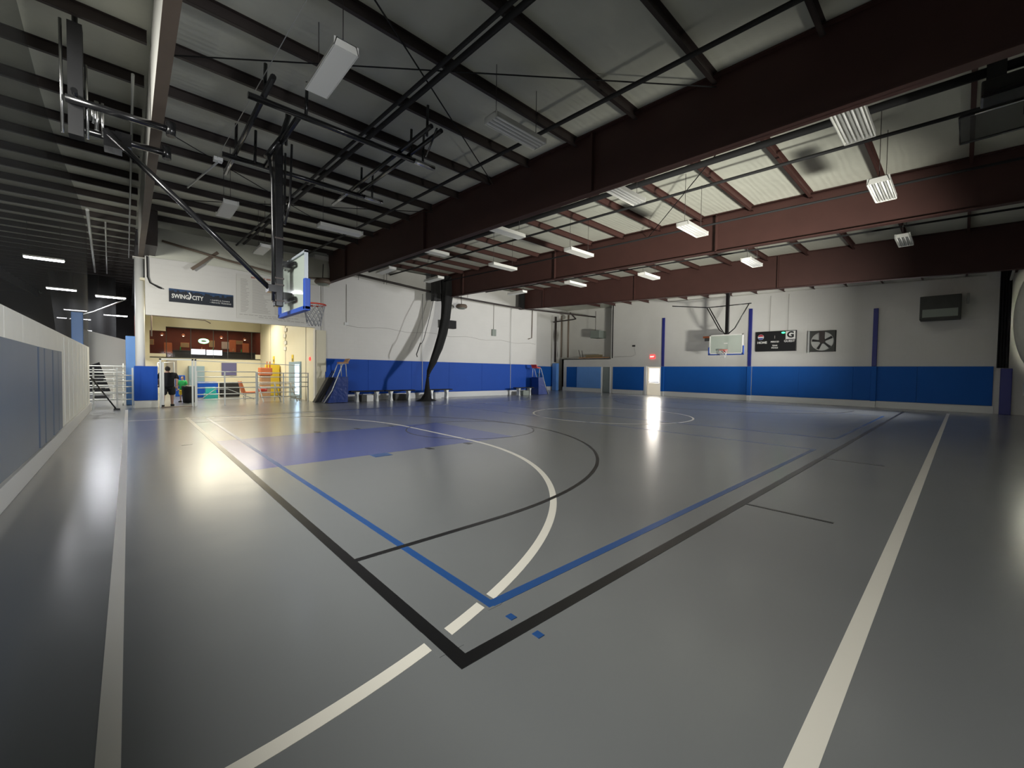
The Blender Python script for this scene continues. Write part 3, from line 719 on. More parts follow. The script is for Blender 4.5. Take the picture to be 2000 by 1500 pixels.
def post(y, z1, lab):
    t = thing('blue_post', (XW-.11, y, 0), lab, 'post')
    MB().box(-.05, .04, -.1, .1, 2.21, z1, bev=.02).build('upper_post', 'navy', t)
    MB().box(-.06, .04, -.12, .12, .34, 2.2, bev=.02).build('pad_cover', 'pad_far', t)
    MB().box(-.05, .04, -.1, .1, 0, .34).build('post_foot', 'trim', t)
post(15.26, 5.82, 'tall narrow navy post right of the glass door')
post(9.35, 5.9, 'tall navy post between the far hoop and the scoreboard')
post(3.25, 5.3, 'tall navy post right of the wall fan')
hv = thing('wall_heater', (29.2, .85, 4.45), 'dark boxy heater hung high on the far wall at the right', 'heater')
MB().box(-.55, .28, -.7, .7, 0, 1.15, bev=.03).build('case', 'hvac', hv)
MB().box(-.57, -.545, -.6, .6, .12, .5).build('grille', 'greybox', hv)
MB().tube([(-.1, -.9, .7), (-.1, -.9, 1.2)], .05).build('pipe', 'galv', hv)
pipe('wall_conduit', [(XW-.03, 15, 7.0), (XW-.03, 8, 6.78), (XW-.03, -.6, 6.45)], .03, 'plain', 'pale conduit along the top of the far wall')
pipe('wall_conduit', [(XW-.03, 19.6, 3.0), (XW-.03, 17.9, 3.02), (XW-.03, 17.6, 3.15), (XW-.03, 17.75, 3.8)], .012, 'text', 'thin wire rising to a small black box left of the exit sign', 'wire', n=5)
tag(MB().box(XW-.06, XW-.005, 17.65, 17.9, 3.78, 3.9).build('wall_box', 'black_matt'), 'small black box on the far wall left of the exit sign', 'box')

# alcove objects above the low office
ah = thing('air_handler', (XW-.3, 21.0, 4.6), 'grey-green box unit hung on the wall above the low office', 'air unit')
MB().box(-.3, .7, -.3, .6, 0, .62, bev=.02).build('case', 'greybox', ah)
MB().tube([(0, .3, .62), (0, .3, 2.3)], .02, 6).build('hanger', 'steel_dark', ah)
cb_ = thing('stored_bench', (XW+.15, 22.2, 2.93), 'upturned brown bench stored on top of the low office', 'bench')
MB().box(-.1, .35, -1.9, 1.1, 0, .08).build('seat_board', 'wood', cb_)
MB().tube([(0, 1.0, .05), (0, 1.2, .75)], .03).tube([(0, .7, .05), (0, .85, .7)], .03).build('legs', 'steel_dark', cb_)
tag(MB().box(XW+.5, XW+.8, 21.3, 22.9, 2.93, 3.25).build('cardboard_box', 'cardboard'), 'long cardboard box behind the stored bench', 'box')
for i, (x, y, r, lab) in enumerate(((29.1, 25.7, .10, 'thick dark vertical pipe left in the alcove'), (29.0, 24.9, .07, 'middle brown vertical pipe in the alcove'), (29.0, 24.1, .08, 'right brown vertical pipe in the alcove'))):
    pipe('vertical_pipe', [(x, y, 2.6 if i == 0 else 3.0), (x, y, 6.8)], r, 'steel_brown' if i else 'steel_dark', lab, 'pipe', n=10)
pipe('heating_branch', [(28.9, 25.8, 6.3), (28.9, 23.5, 6.35), (28.4, 22.8, 6.3), (26.2, 21.6, 6.45)], .06, 'steel_dark', 'dark bent pipe crossing in front of the alcove pipes', 'pipe')
tag(MB().box(29.0, 29.35, 25.45, 25.95, 0, 2.5, bev=.01).build('white_pier', 'pad_light'), 'pale blue painted pier under the thick alcove pipe', 'pier')
# corner net pole at far wall
pipe('net_pole', [(29.46, 19.74, 2.9), (29.46, 19.74, 7.3)], .04, 'black_matt', 'thin black pole at the edge of the alcove over the office door', 'pole')

# ------------------------------------------------------------------ left wall fittings
def fan_vent(x, y, z, lab):
    t = thing('ceiling_speaker', (x, y, z), lab, 'round unit')
    MB().tube([(0, 0, 0), (0, 0, .07), (0, 0, .12), (0, 0, .22)], [.30, .36, .36, .30], 20).build('drum', 'steel_brown', t)
    MB().tube([(0, 0, -.05), (0, 0, .02)], [.2, .3], 20).build('rim_ring', 'greybox', t)
    MB().tube([(0, .0, .2), (.1, .2, 1.0)], .02, 6).build('hanger', 'steel_dark', t)
fan_vent(6.85, 20.9, 5.72, 'round hanging unit under the nearest red beam beside the near basket')
fan_vent(15.2, 21.2, 5.55, 'round hanging unit under the second red beam right of the gathered net')
tag(MB().box(18.3, 18.65, YW-.1, YW-.005, 4.1, 4.55, bev=.01).build('electrical_box', 'greybox'), 'grey-green electrical box on the left wall', 'electrical box')
pipe('conduit', [(18.47, YW-.02, 4.55), (18.47, YW-.02, 6.3)], .02, 'text', 'thin conduit above the grey-green electrical box', 'conduit', n=6)
pipe('conduit', [(8.4, YW-.02, 4.1), (8.4, YW-.02, 6.1)], .012, 'text', 'thin conduit down to a small white outlet near the basket', 'conduit', n=6)
tag(MB().box(8.3, 8.5, YW-.05, YW-.005, 3.98, 4.12).build('outlet', 'trim'), 'small white outlet on the left wall', 'outlet')
for x, lab in ((12.9, 'thin pale vertical conduit behind the gathered net'), (20.05, 'thin pale vertical conduit near the far end of the left wall'), (7.2, 'vertical grey conduit at the start of the left wall')):
    pipe('conduit', [(x, YW-.075, .45), (x, YW-.075, 6.2)], .02, 'trim' if x > 8 else 'plain', lab, 'conduit', n=6)
pts = [(8.4+(i/24)*14.2, YW-.015, 3.98-.06*math.sin(i*1.3)-.01*i) for i in range(25)]
pipe('wall_wire', pts, .010, 'text', 'thin wire strung along the whole left wall', 'wire', n=5)
tag(MB().box(14.2, 15.15, YW-.35, YW-.01, 4.3, 4.8, bev=.02).build('speaker', 'black_matt'), 'small dark loudspeaker on the left wall behind the gathered net', 'loudspeaker')
pipe('drop_pipe', [(22.2, YW-.1, 7.5), (22.2, YW-.04, 4.2), (21.8, YW-.1, 4.1)], .03, 'steel_brown', 'short brown pipe hanging near the far end of the left wall')

# ------------------------------------------------------------------ gathered divider net
gn = thing('divider_net', (12.0, 19.8, 0), 'long black divider net gathered and hanging in front of the left wall', 'net')
C = [(14.05, 21.0, 7.25), (14.0, 20.95, 6.6), (13.9, 20.9, 5.8), (13.75, 20.75, 4.8), (13.4, 20.55, 3.8), (13.0, 20.35, 2.9), (12.5, 20.1, 2.1), (12.2, 20.0, 1.65), (12.05, 19.9, 1.35), (12.0, 19.85, .9), (11.97, 19.8, .4), (11.9, 19.8, .12), (11.9, 19.8, .0)]
Rr = [.42, .36, .31, .28, .27, .25, .20, .13, .06, .11, .17, .28, .55]
b = MB(); n = 26; rings = []
for (x, y, z), r in zip(C, Rr):
    rings.append([b.b.verts.new((x-12+r*(1+.22*math.sin(k*4.1+z))*math.cos(2*PI*k/n), y-19.8+r*.6*(1+.22*math.cos(k*5.3+z*.7))*math.sin(2*PI*k/n), z)) for k in range(n)])
for i in range(len(rings)-1):
    for k in range(n):
        ff = b.b.faces.new((rings[i][k], rings[i][(k+1) % n], rings[i+1][(k+1) % n], rings[i+1][k])); ff.smooth = True
b.build('netting', 'net', gn)
MB().tube([(.03, .05, 1.33), (.05, .05, 1.4)], .09, 12).build('tie', 'black_matt', gn)
MB().tube([(1.1, 1.2, 5.9), (.6, .9, 4.6), (.2, .8, 3.4), (0.05, .8, 3.15)], .018, 6).tube([(.0, .8, 3.2), (-.25, .8, 2.55), (-.2, .8, 2.4)], .03, 6).build('pull_cord', 'black_matt', gn)
# folded net at the roof over the corner
b = MB(); b.grid(lambda u, v: (20.2+2.8*u, 21.35+.08*math.sin(u*30), 7.3-(1.25-.45*u)*v), 30, 6)
tag(b.build('net_bundle', 'net', origin=(0, 0, 0)), 'black net bundle hung under the roof at the end of the left wall', 'net')
b = MB(); b.grid(lambda u, v: (12.95+1.1*u, 21.1+.08*math.sin(u*20), 7.3-(1.6-.1*u)*v), 20, 6)
tag(b.build('net_bundle', 'net', origin=(0, 0, 0)), 'black net bundle hung behind the top of the gathered net', 'net')

# ------------------------------------------------------------------ benches along the left wall
def bench(x, lab, L=1.78, boxc='trim'):
    t = thing('bench', (x, 21.2, 0), lab, 'bench', None)
    MB().box(-L/2, L/2, -.16, .16, .5, .56, bev=.012).build('seat', 'black_matt', t)
    for s in (-.3, .30):
        MB().prism([(s*L-.07, 0), (s*L+.07, 0), (s*L+.03, .3), (s*L+.09, .5), (s*L-.09, .5), (s*L-.03, .3)], 'Y', -.14, .14).build('leg', 'rail', t)
    return t
bench(9.18, 'low dark bench beside the near referee stand on the left')
bench(11.05, 'low dark bench, second from the left stand, left of the net')
bench(13.6, 'low dark bench just right of the gathered net foot')
bench(20.7, 'low dark bench beside the far blue stand')
def crate(x, m, lab, w_=.42): tag(MB().box(x-w_/2, x+w_/2, 21.0, 21.35, 0, .34, bev=.015).build('storage_box', m), lab, 'box')
crate(9.28, 'trim', 'white box under the first bench beside the near stand', .36); crate(8.95, 'hvac', 'dark box left of the white box under the first bench', .26)
crate(11.05, 'hvac', 'dark box under the second bench', .7); crate(13.45, 'trim', 'white box under the bench right of the net foot')
crate(20.75, 'greybox', 'grey box under the farthest bench', .6)

# ------------------------------------------------------------------ referee stands
def stand(x, y, lab, sd, seat_m):
    t = thing('referee_stand', (x, y, 0), lab, 'referee stand')
    # blue padding skirt, wedge shaped, front nearly vertical
    b = MB()
    b.prism([(-.55, .02), (.42, .02), (.44, 1.28), (-.02, 1.28), (-.22, .75)] if sd > 0 else [(.55, .02), (-.42, .02), (-.44, 1.28), (.02, 1.28), (.22, .75)], 'Y', -.42, .30)
    b.build('blue_skirt', 'skirt', t)
    fr_ = MB()
    for yy in (-.40, .28):
        fr_.tube([(-.72*sd, yy, .02), (-.35*sd, yy, .6), (-.05*sd, yy, 1.35), (.10*sd, yy, 1.75), (.16*sd, yy, 1.92), (.32*sd, yy, 1.92), (.36*sd, yy, 1.3)], .022)
    fr_.tube([(.16*sd, -.4, 1.92), (.16*sd, .28, 1.92)], .02)
    fr_.build('frame', 'rail', t)
    MB().box(*sorted((.12*sd, .50*sd)), -.3, .22, 1.95, 2.02).prism([(.42*sd, 2.0), (.48*sd, 2.0), (.60*sd, 2.2), (.54*sd, 2.2)], 'Y', -.3, .22).build('seat', seat_m, t)
    ld = MB()
    for k in range(6):
        z = .2+k*.26; ld.tube([(-.62*sd+.10*k*sd, -.05, z), (-.62*sd+.10*k*sd, .2, z)], .015, 6)
    for yy in (-.05, .2): ld.tube([(-.95*sd, yy, .05), (-.1*sd, yy, 1.6)], .02)
    ld.build('steps', 'black', t)
    MB().prism([(-1.05*sd, .03), (-.75*sd, .03), (-.12*sd, 1.25), (-.40*sd, 1.25)], 'Y', -.1, .25).build('dark_cover', 'black_matt', t)
    return t
stand(7.62, 21.25, 'blue-skirted white-framed referee stand with wooden seat at the lobby corner', 1, 'wood')
stand(22.3, 21.3, 'blue-skirted referee stand with red seat at the far end of the left wall', -1, 'orange')

# ------------------------------------------------------------------ left dasher fence with pad
fe = thing('dasher_fence', (-1.1, 0, 0), 'long white board fence down the left side of the court', 'fence')
b = MB(); y = -1.85
while y < 22.3:
    b.box(-.16, 0, y+.004, min(y+1.21, 22.35)-.004, 0, 2.36, bev=.01); y += 1.21
b.build('boards', 'fence', fe)
MB().box(.0, .05, -1.85, 22.3, 0, .28, bev=.01).build('kick_board', 'trim', fe)
b = MB(); n = 90
def folds(y):
    v = 0
    for c_, s_3, a_ in ((9.9, .05, .035), (10.55, .04, .02), (11.6, .06, .03), (12.4, .05, .015)): v -= a_*math.exp(-((y-c_)/s_3)**2)
    return v
b.grid(lambda u, v: (.05+folds(-1.8+14.8*u)*(1.2-abs(v-.5)), -1.8+14.8*u, .33+1.62*v-.012*math.sin(u*9)), 900, 4)
b.build('blue_pad', 'pad_fence', fe)
b = MB()
for k in range(8):
    y = 14.0+k*1.0
    b.box(.0, .012, y, y+.09, .3, 2.3, bev=.004)
b.build('ribs', 'fence', fe)
nt_ = MB(); nt_.grid(lambda u, v: (-1.14+.05*math.sin(u*12), 22.9-24.6*u, 2.36+(roof(10)-2.6)*v), 20, 6)
tag(nt_.build('safety_net', 'netthin', origin=(0, 0, 0)), 'see-through black safety net above the left fence', 'net')

# ------------------------------------------------------------------ lobby rails, gate, bleachers
def rail_panel(x0, x1, y, h, zs, label, posts=None, name='railing', y1=None):
    t = thing(name, ((x0+x1)/2, y, 0), label, 'railing'); xm = (x0+x1)/2; dy = (y1 if y1 is not None else y)-y
    for x in (posts or (x0, x1)):
        yy = dy*(x-x0)/(x1-x0)
        MB().box(x-xm-.025, x-xm+.025, yy-.025, yy+.025, 0, h).build('post', 'rail', t)
    for z in zs: MB().tube([(x0-xm, 0, z), (x1-xm, dy, z)], .02, 6).build('bar', 'rail', t)
    return t
rail_panel(2.1, 4.3, 22.05, 1.5, (.28, .5, .78, 1.0, 1.25, 1.48), 'white pipe railing right of the gate with crossed braces', posts=(2.1, 3.1, 4.3))
rail_panel(4.35, 6.55, 22.1, 1.46, (.78, 1.0, 1.25, 1.44), 'white pipe railing at the right end of the lobby opening', posts=(4.35, 5.45, 6.55))
pipe('railing_brace', [(2.25, 22.0, .3), (2.75, 22.0, .72), (3.2, 22.0, .72), (4.2, 22.0, .25)], .014, 'rail', 'bent diagonal brace inside the railing right of the gate', 'brace', n=6)
rail_panel(-1.0, .1, 22.35, 1.6, (.35, .6, .85, 1.08, 1.3), 'white pipe railing between the fence end and the blue block', posts=(-1.0, -.35, .1))
gt = thing('gate', (1.45, 22.05, 0), 'tall pale metal gate frame around the person', 'gate')
for x in (-.52, .52, .62): MB().box(x-.03, x+.03, -.03, .03, 0, 2.0).build('post', 'rail', gt)
MB().box(-.55, .65, -.03, .03, 1.94, 2.0).build('lintel', 'rail', gt)
MB().box(-.50, -.40, .02, .04, .1, 1.85).build('perforated_strip', 'galv', gt)
MB().box(-.5, .5, -.04, .08, 0, .03).build('threshold', 'steel_brown', gt)
pipe('handrail', [(.9, 23.2, 1.6), (1.0, 26, 1.85), (1.6, 26, 1.9), (1.62, 25.9, .1)], .025, 'rail', 'bent pale handrail behind the gate', 'handrail')
pipe('handrail', [(2.1, 22.5, 1.95), (6.3, 22.6, 1.82), (6.3, 22.6, .05)], .02, 'rail', 'long thin upper handrail across the lobby opening', 'handrail')
# aluminium bleachers in the lobby, right
def bleacher(x0, x1, y0, rows, label, rise=.2, run=.3, dirn=1):
    t = thing('bleacher', ((x0+x1)/2, y0, 0), label, 'bleacher'); L = (x1-x0)/2
    for k in range(rows):
        MB().box(-L, L, dirn*(k*run)-.12, dirn*(k*run)+.12, .25+k*rise, .29+k*rise, bev=.005).build('plank', 'galv', t)
    for x in (-L+.1, 0, L-.1):
        MB().bar((x, 0, 0), (x, dirn*run*rows, rise*rows+.1), .04).bar((x, dirn*run*rows, 0), (x, dirn*run*rows, rise*rows+.1), .04).build('support', 'rail', t)
    return t
bleacher(4.7, 6.4, 23.0, 4, 'small aluminium bleacher behind the right railing')
bleacher(-3.2, -.1, 24.2, 6, 'aluminium bleacher behind the railing at the left fence end', rise=.28, run=.4)
bleacher(-3.6, -.5, 29.0, 5, 'aluminium bleacher farther back in the left hall', rise=.3, run=.4)
for k, (x, y, z0, z1, lab) in enumerate(((-2.0, 32, 0, 4.3, 'blue padded post standing in the left hall'), (.12, 24.2, 1.2, 2.75, 'blue padded post hidden behind the round white column'))):
    tag(MB().box(x-.22, x+.22, y-.15, y+.15, 0, z1+.2, bev=.03).build('padded_post', 'pad_light'), lab, 'padded post')
sl = MB(); sl.prism([(-1.9, 1.6), (-1.95, 3.8), (.2, 3.2), (.25, 0), (-.8, 0), (-1.3, 1.9)], 'Y', 35, 35.1)
tag(sl.build('slanted_panel', 'plain', origin=(0, 0, 0)), 'pale slanted panel in the left hall behind the bleachers', 'panel')
b = MB(); b.grid(lambda u, v: (-3.0+2.4*u-.6*v*(1-u), 38+.2*math.sin(u*15), 0+7.5*v), 24, 6)
tag(b.build('hanging_net', 'net', origin=(0, 0, 0)), 'dark net curtain hanging in the left hall', 'net')
# scooter-like black stand leaning at the fence end
kt = thing('tripod_stand', (-.62, 21.7, 0), 'black leaning stand in front of the railing at the fence end', 'stand')
MB().tube([(-.42, 0, 1.25), (.25, -.1, .04)], .025).build('pole', 'black', kt)
MB().box(.18, .36, -.16, 0, 0, .07).build('foot', 'black', kt)
for z in (.45, .75, 1.1): MB().box(-.40+.1*(1.1-z), -.08+.1*(1.1-z), .1, .2, z, z+.09, bev=.02).build('weight', 'black', kt)

# items in the lobby
tc = thing('trash_can', (2.03, 24.3, 0), 'black trash can beside the gate', 'trash can')
MB().tube([(0, 0, .02), (0, 0, .70), (0, 0, .74)], [.22, .27, .28], 16).build('bin', 'black_matt', tc)
MB().tube([(0, 0, .74), (0, 0, .8)], [.28, .24], 16).build('rim', 'sb', tc)
ch_ = thing('child_figure', (1.86, 25.1, 0), 'person in a green top with yellow lower half behind the black trash can', 'person')
def skin_fig(name, joints, edges, m, parent, sub=1):
    me = bpy.data.meshes.new(name); me.from_pydata([j[0] for j in joints], edges, [])
    o = bpy.data.objects.new(name, me); sc.collection.objects.link(o); o.parent = parent
    sk = o.modifiers.new('s', 'SKIN'); 
    for v, j in zip(me.skin_vertices[0].data, joints): v.radius = j[1] if isinstance(j[1], tuple) else (j[1], j[1])
    me.skin_vertices[0].data[0].use_root = True
    ss = o.modifiers.new('u', 'SUBSURF'); ss.levels = sub; ss.render_levels = sub
    me.materials.append(M[m]); 
    dg = bpy.context.evaluated_depsgraph_get(); me2 = bpy.data.meshes.new_from_object(o.evaluated_get(dg))
    o.modifiers.clear(); o.data = me2
    for p in me2.polygons: p.use_smooth = True
    return o
def person(t, H, skin, hair, top, bottom, short=True, heading=0, arm='down'):
    s = H/1.75
    J = [((0, 0, .95), (.14, .11)), ((0, 0, 1.15), (.13, .10)), ((0, 0, 1.35), (.16, .11)), ((0, 0, 1.47), (.08, .07)), ((0, 0, 1.56), (.055, .055)),
         ((.09, 0, .90), (.09, .09)), ((.11, .01, .50), (.058, .058)), ((.11, .02, .10), (.038, .038)), ((.12, -.02, .04), (.04, .035)), ((.12, .14, .03), (.035, .025)),
         ((-.09, 0, .90), (.09, .09)), ((-.12, .01, .50), (.058, .058)), ((-.13, .02, .10), (.038, .038)), ((-.14, -.02, .04), (.04, .035)), ((-.14, .14, .03), (.035, .025)),
         ((.19, 0, 1.42), (.06, .06)), ((.25, 0, 1.15), (.042, .042)), ((.24, .12, .92), (.030, .030)), ((.24, .15, .84), (.036, .020)),
         ((-.19, 0, 1.42), (.06, .06)), ((-.26, 0, 1.15), (.042, .042)), ((-.24, .14, .98), (.030, .030)), ((-.22, .18, .90), (.036, .020))]
    E_ = [(0, 1), (1, 2), (2, 3), (3, 4), (0, 5), (5, 6), (6, 7), (7, 8), (8, 9), (0, 10), (10, 11), (11, 12), (12, 13), (13, 14), (2, 15), (15, 16), (16, 17), (17, 18), (2, 19), (19, 20), (20, 21), (21, 22)]
    J = [(tuple(c*s for c in j[0]), tuple(r*s for r in j[1])) for j in J]
    skin_fig('body', J, E_, skin, t)
    # fingers on each hand
    fg = MB()
    for hx, hy, hz in ((.24, .15, .84), (-.22, .18, .90)):
        for k in range(4): fg.tube([((hx-.025+.017*k)*s, (hy+.01)*s, hz*s), ((hx-.028+.018*k)*s, (hy+.03)*s, (hz-.05-.01*(k in (1, 2)))*s), ((hx-.026+.017*k)*s, (hy+.05)*s, (hz-.075)*s)], .009*s, 6)
        fg.tube([((hx-.03*(1 if hx > 0 else -1))*s, hy*s, (hz+.01)*s), ((hx-.05*(1 if hx > 0 else -1))*s, (hy+.04)*s, (hz-.03)*s)], .010*s, 6)
    fg.build('fingers', skin, t)
    hd = MB(); bmesh.ops.create_uvsphere(hd.b, u_segments=16, v_segments=12, radius=1)
    for v in hd.b.verts:
        v.co = Vector((v.co.x*.078*(1-.15*max(0, -v.co.z)), v.co.y*.095, v.co.z*.118))
    for fc in hd.b.faces: fc.smooth = True
    hd.tube([(0, .09, .0), (0, .115, -.025)], [.012, .016], 6); hd.box(.076, .088, -.015, .015, -.03, .02); hd.box(-.088, -.076, -.015, .015, -.03, .02)
    hd.box(-.025, .025, .082, .092, -.062, -.054); 
    for e_ in (-.032, .032): hd.box(e_-.011, e_+.011, .084, .092, .004, .014)
    bmesh.ops.scale(hd.b, verts=hd.b.verts, vec=(s, s, s)); bmesh.ops.translate(hd.b, verts=hd.b.verts, vec=(0, .015*s, 1.64*s))
    hd.build('head', skin, t)
    hr = MB(); bmesh.ops.create_uvsphere(hr.b, u_segments=16, v_segments=12, radius=1)
    for v in list(hr.b.verts):
        if v.co.z < (-.72 if v.co.y < .25 else -.1) or (v.co.y > .55 and v.co.z < .55): hr.b.verts.remove(v)
        else: v.co = Vector((v.co.x*.086, v.co.y*.104, v.co.z*.128))
    bmesh.ops.scale(hr.b, verts=hr.b.verts, vec=(s, s, s)); bmesh.ops.translate(hr.b, verts=hr.b.verts, vec=(0, .008*s, 1.645*s))
    hr.build('hair', hair, t)
    JS = [((0, 0, .80), (.20, .165)), ((0, 0, .92), (.20, .16)), ((0, 0, 1.1), (.185, .145)), ((0, 0, 1.34), (.19, .13)), ((0, 0, 1.46), (.10, .085)),
          ((.20, 0, 1.42), (.078, .078)), ((.265, .02, 1.16), (.072, .072)), ((-.20, 0, 1.42), (.078, .078)), ((-.27, .02, 1.16), (.072, .072))]
    skin_fig('shirt', [(tuple(c*s for c in j[0]), tuple(r*s for r in j[1])) for j in JS], [(0, 1), (1, 2), (2, 3), (3, 4), (3, 5), (5, 6), (3, 7), (7, 8)], top, t)
    lz = .46 if short else .12
    JP = [((0, 0, .98), (.19, .15)), ((.095, 0, .80), (.115, .12)), ((.115, .01, lz), (.105 if short else .07, .11)), ((-.095, 0, .80), (.115, .12)), ((-.125, .01, lz), (.105 if short else .07, .11))]
    skin_fig('shorts' if short else 'trousers', [(tuple(c*s for c in j[0]), tuple(r*s for r in j[1])) for j in JP], [(0, 1), (1, 2), (0, 3), (3, 4)], bottom, t)
    MB().box(.07*s, .17*s, -.07*s, .19*s, 0, .09*s, bev=.02).build('shoe', 'black_matt', t)
    MB().box(-.19*s, -.09*s, -.07*s, .19*s, 0, .09*s, bev=.02).build('shoe', 'black_matt', t)
pe = thing('person', (1.2, 22.75, 0), 'person seen from behind in a black shirt and black knee-length shorts standing in the gateway', 'person')
person(pe, 1.68, 'skin', 'hair', 'cloth', 'cloth')
for c_ in kids(pe):
    c_.data.transform(Matrix.Diagonal((1.28 if c_.name.split('.')[0] not in ('head', 'hair') else 1.1, 1.1, 1, 1)))
ch_.name = 'person'
person(ch_, 1.22, 'skin', 'hair', 'green', 'yellow')
ch_.rotation_euler.z = 2.6

def simple(name, b, m, label, cat): return tag(b.build(name, m), label, cat)
simple('storage_bin', MB().box(2.75, 3.7, 28.5, 29.2, 0, .85, bev=.05), 'pad', 'blue storage bin behind the railing in the lobby', 'bin')
simple('storage_bin', MB().box(3.85, 4.75, 28.6, 29.3, 0, .8, bev=.05), 'black_matt', 'black storage bin beside the blue one in the lobby', 'bin')
simple('tote', MB().box(2.95, 3.4, 26.8, 27.2, .3, .62, bev=.03).box(2.9, 3.45, 26.7, 27.3, 0, .3), 'teal', 'teal tote in front of the blue storage bin', 'tote')
simple('cabinet', MB().box(2.8, 3.6, 33.3, 33.95, 0, 1.75, bev=.02).box(2.85, 2.9, 33.27, 33.3, .8, 1.0), 'doorblue', 'pale blue cabinet against the lobby back wall', 'cabinet')
simple('poster', MB().box(4.6, 5.45, 33.93, 33.99, 1.15, 2.0).box(5.1, 5.35, 33.91, 33.93, 1.35, 1.6), 'purple', 'purple poster on the lobby back wall', 'poster')
simple('blue_mat', MB().box(1.75, 2.35, 30, 30.2, 0, 1.2, bev=.04), 'pad', 'folded blue mat standing behind the trash can', 'mat')
simple('picture_frame', MB().box(1.75, 2.25, 33.9, 33.98, .9, 2.1).box(1.8, 2.2, 33.88, 33.9, .95, 2.05), 'text', 'tall framed picture on the lobby back wall behind the gate', 'picture')
# orange chair
oc = thing('lounge_chair', (4.75, 25.6, 0), 'orange lounge chair behind the railing in the lobby', 'chair')
MB().prism([(-.4, .35), (-.55, .95), (-.46, .97), (-.28, .42)], 'Y', -.25, .25).box(-.35, .3, -.25, .25, .33, .42, bev=.02).build('shell', 'orange_p', oc)
for x in (-.3, .28):
    for y in (-.2, .2): MB().tube([(x, y, 0), (x*.9, y, .34)], .018, 6).build('leg', 'chrome', oc)
simple('red_bag', MB().tube([(5.05, 25.4, .5), (5.25, 25.4, .52), (5.45, 25.4, .5)], [.09, .12, .09], 12), 'orange', 'small red bag beside the orange lounge chair', 'bag')
ex = thing('arcade_stand', (5.75, 27.2, 0), 'orange and brown upright stand in the lobby', 'stand')
MB().box(-.25, .25, -.2, .2, 0, 1.25, bev=.03).build('cabinet', 'wood', ex)
MB().box(-.32, .32, -.3, .22, 1.25, 1.7, bev=.06).build('hood', 'orange_p', ex)
MB().tube([(.1, 0, 1.7), (.1, 0, 2.05)], .03).tube([(.25, 0, 1.7), (.25, 0, 2.05)], .03).build('posts', 'orange_p', ex)
yl = simple('yellow_slide', MB().box(6.2, 6.85, 28.6, 29.4, 0, 1.9, bev=.04), 'yellow', 'yellow padded column in front of the lobby side wall', 'padded column')
# side wall details
struct(MB().box(6.84, 6.895, 24.4, 26.6, .05, 2.05).build('door_3', 'doorblue'))
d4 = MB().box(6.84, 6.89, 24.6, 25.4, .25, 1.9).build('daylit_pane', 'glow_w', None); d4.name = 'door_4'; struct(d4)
for y, lab in ((28.2, 'yellow caution sign on the lobby side wall, right one'), (32.4, 'yellow caution sign on the lobby side wall, farther left one')):
    s3 = thing('caution_sign', (6.87, y-2.2, 1.9), lab, 'sign')
    MB().box(0, .02, -.16, .16, 0, .55).build('plate', 'yellow', s3); MB().box(-.005, 0, -.08, .08, .18, .34).build('mark', 'sb', s3)
for y in (23.6, 27.5, 31): pipe('panel_seam', [(6.885, y, 0), (6.885, y, 5.0)], .012, 'text', 'thin vertical seam strip on the lobby side wall, %s' % {23.6: 'nearest the court', 27.5: 'middle one', 31: 'farthest one'}[y], 'seam strip', n=4)
al = tag(MB().tube([(6.86, 22.9, 2.18), (6.89, 22.9, 2.18)], .1, 16).build('alarm', 'red_e'), 'small round red alarm lamp on the lobby side wall', 'alarm')
wt = thing('wall_lettering', (6.88, 27.5, 2.6), 'raised white vertical lettering on the lobby side wall', 'lettering')
b = MB()
for k, (dy, z) in enumerate(((0, 1.6), (-.1, 1.25), (.1, .9), (-.05, .5), (.05, .15))): b.box(-.03, 0, dy-.25, dy+.2, z, z+.22, bev=.03)
b.build('letters', 'white', wt)
# bar room contents
simple('bar_counter', MB().box(2.2, 7.0, 36.2, 36.6, 2.0, 2.75).box(2.2, 7.0, 36.0, 36.7, 2.75, 2.82), 'bardark', 'dark counter inside the lit bar room', 'counter')
gs = thing('lit_beverage_sign', (3.9, 35.2, 2.55), 'long glowing white sign low in the bar room window', 'lit sign')
MB().box(-.85, -.05, -.02, .02, 0, .34).build('left_panel', 'glow_w', gs); MB().box(.02, .9, -.02, .02, -.02, .32).build('right_panel', 'glow_w', gs)
simple('neon_sign', MB().tube([(3.95+.25*math.cos(2*PI*k/20), 36.9, 3.55+.12*math.sin(2*PI*k/20)) for k in range(20)], .07, 8, closed=True), 'glow_g', 'green oval neon sign in the bar room', 'neon sign')
simple('wall_screen', MB().box(5.2, 5.75, 38.3, 38.38, 3.1, 3.65), 'text', 'pale screen on the bar room wall', 'screen')
for i, (x, y) in enumerate(((2.4, 36.5), (3.2, 35.3), (5.6, 35.5), (6.5, 36.8), (1.4, 35.5))):
    tag(MB().tube([(x, y, 4.57), (x, y, 4.6)], .13, 14).build('downlight', 'lampwarm'), 'small round ceiling light in the bar room, number %s from the left by position' % ['two', 'three', 'four', 'five', 'one'][i] if 0 else ['round ceiling light over the left end of the bar counter', 'round ceiling light above the glowing white sign', 'bright round ceiling light above the orange seats', 'round ceiling light at the right end of the bar room', 'round ceiling light at the left end of the bar room'][i], 'ceiling light')
for i, (x, z) in enumerate(((5.75, 3.0), (6.6, 3.0), (2.0, 3.0))):
    s4 = thing('armchair', (x, 37.3, 2.0), ['orange high-back seat in the middle right of the bar room', 'orange seat at the right end of the bar room', 'orange seat at the left end of the bar room'][i], 'seat')
    MB().box(-.22, .22, 0, .08, .7, 1.75-.2*i, bev=.04).build('back', 'barorange', s4); MB().box(-.22, .22, -.4, .05, .6, .72, bev=.03).build('cushion', 'barorange', s4)
    for a in (-.18, .18): MB().tube([(a, -.2, 0), (a, -.2, .62)], .02, 6).build('leg', 'bardark', s4)
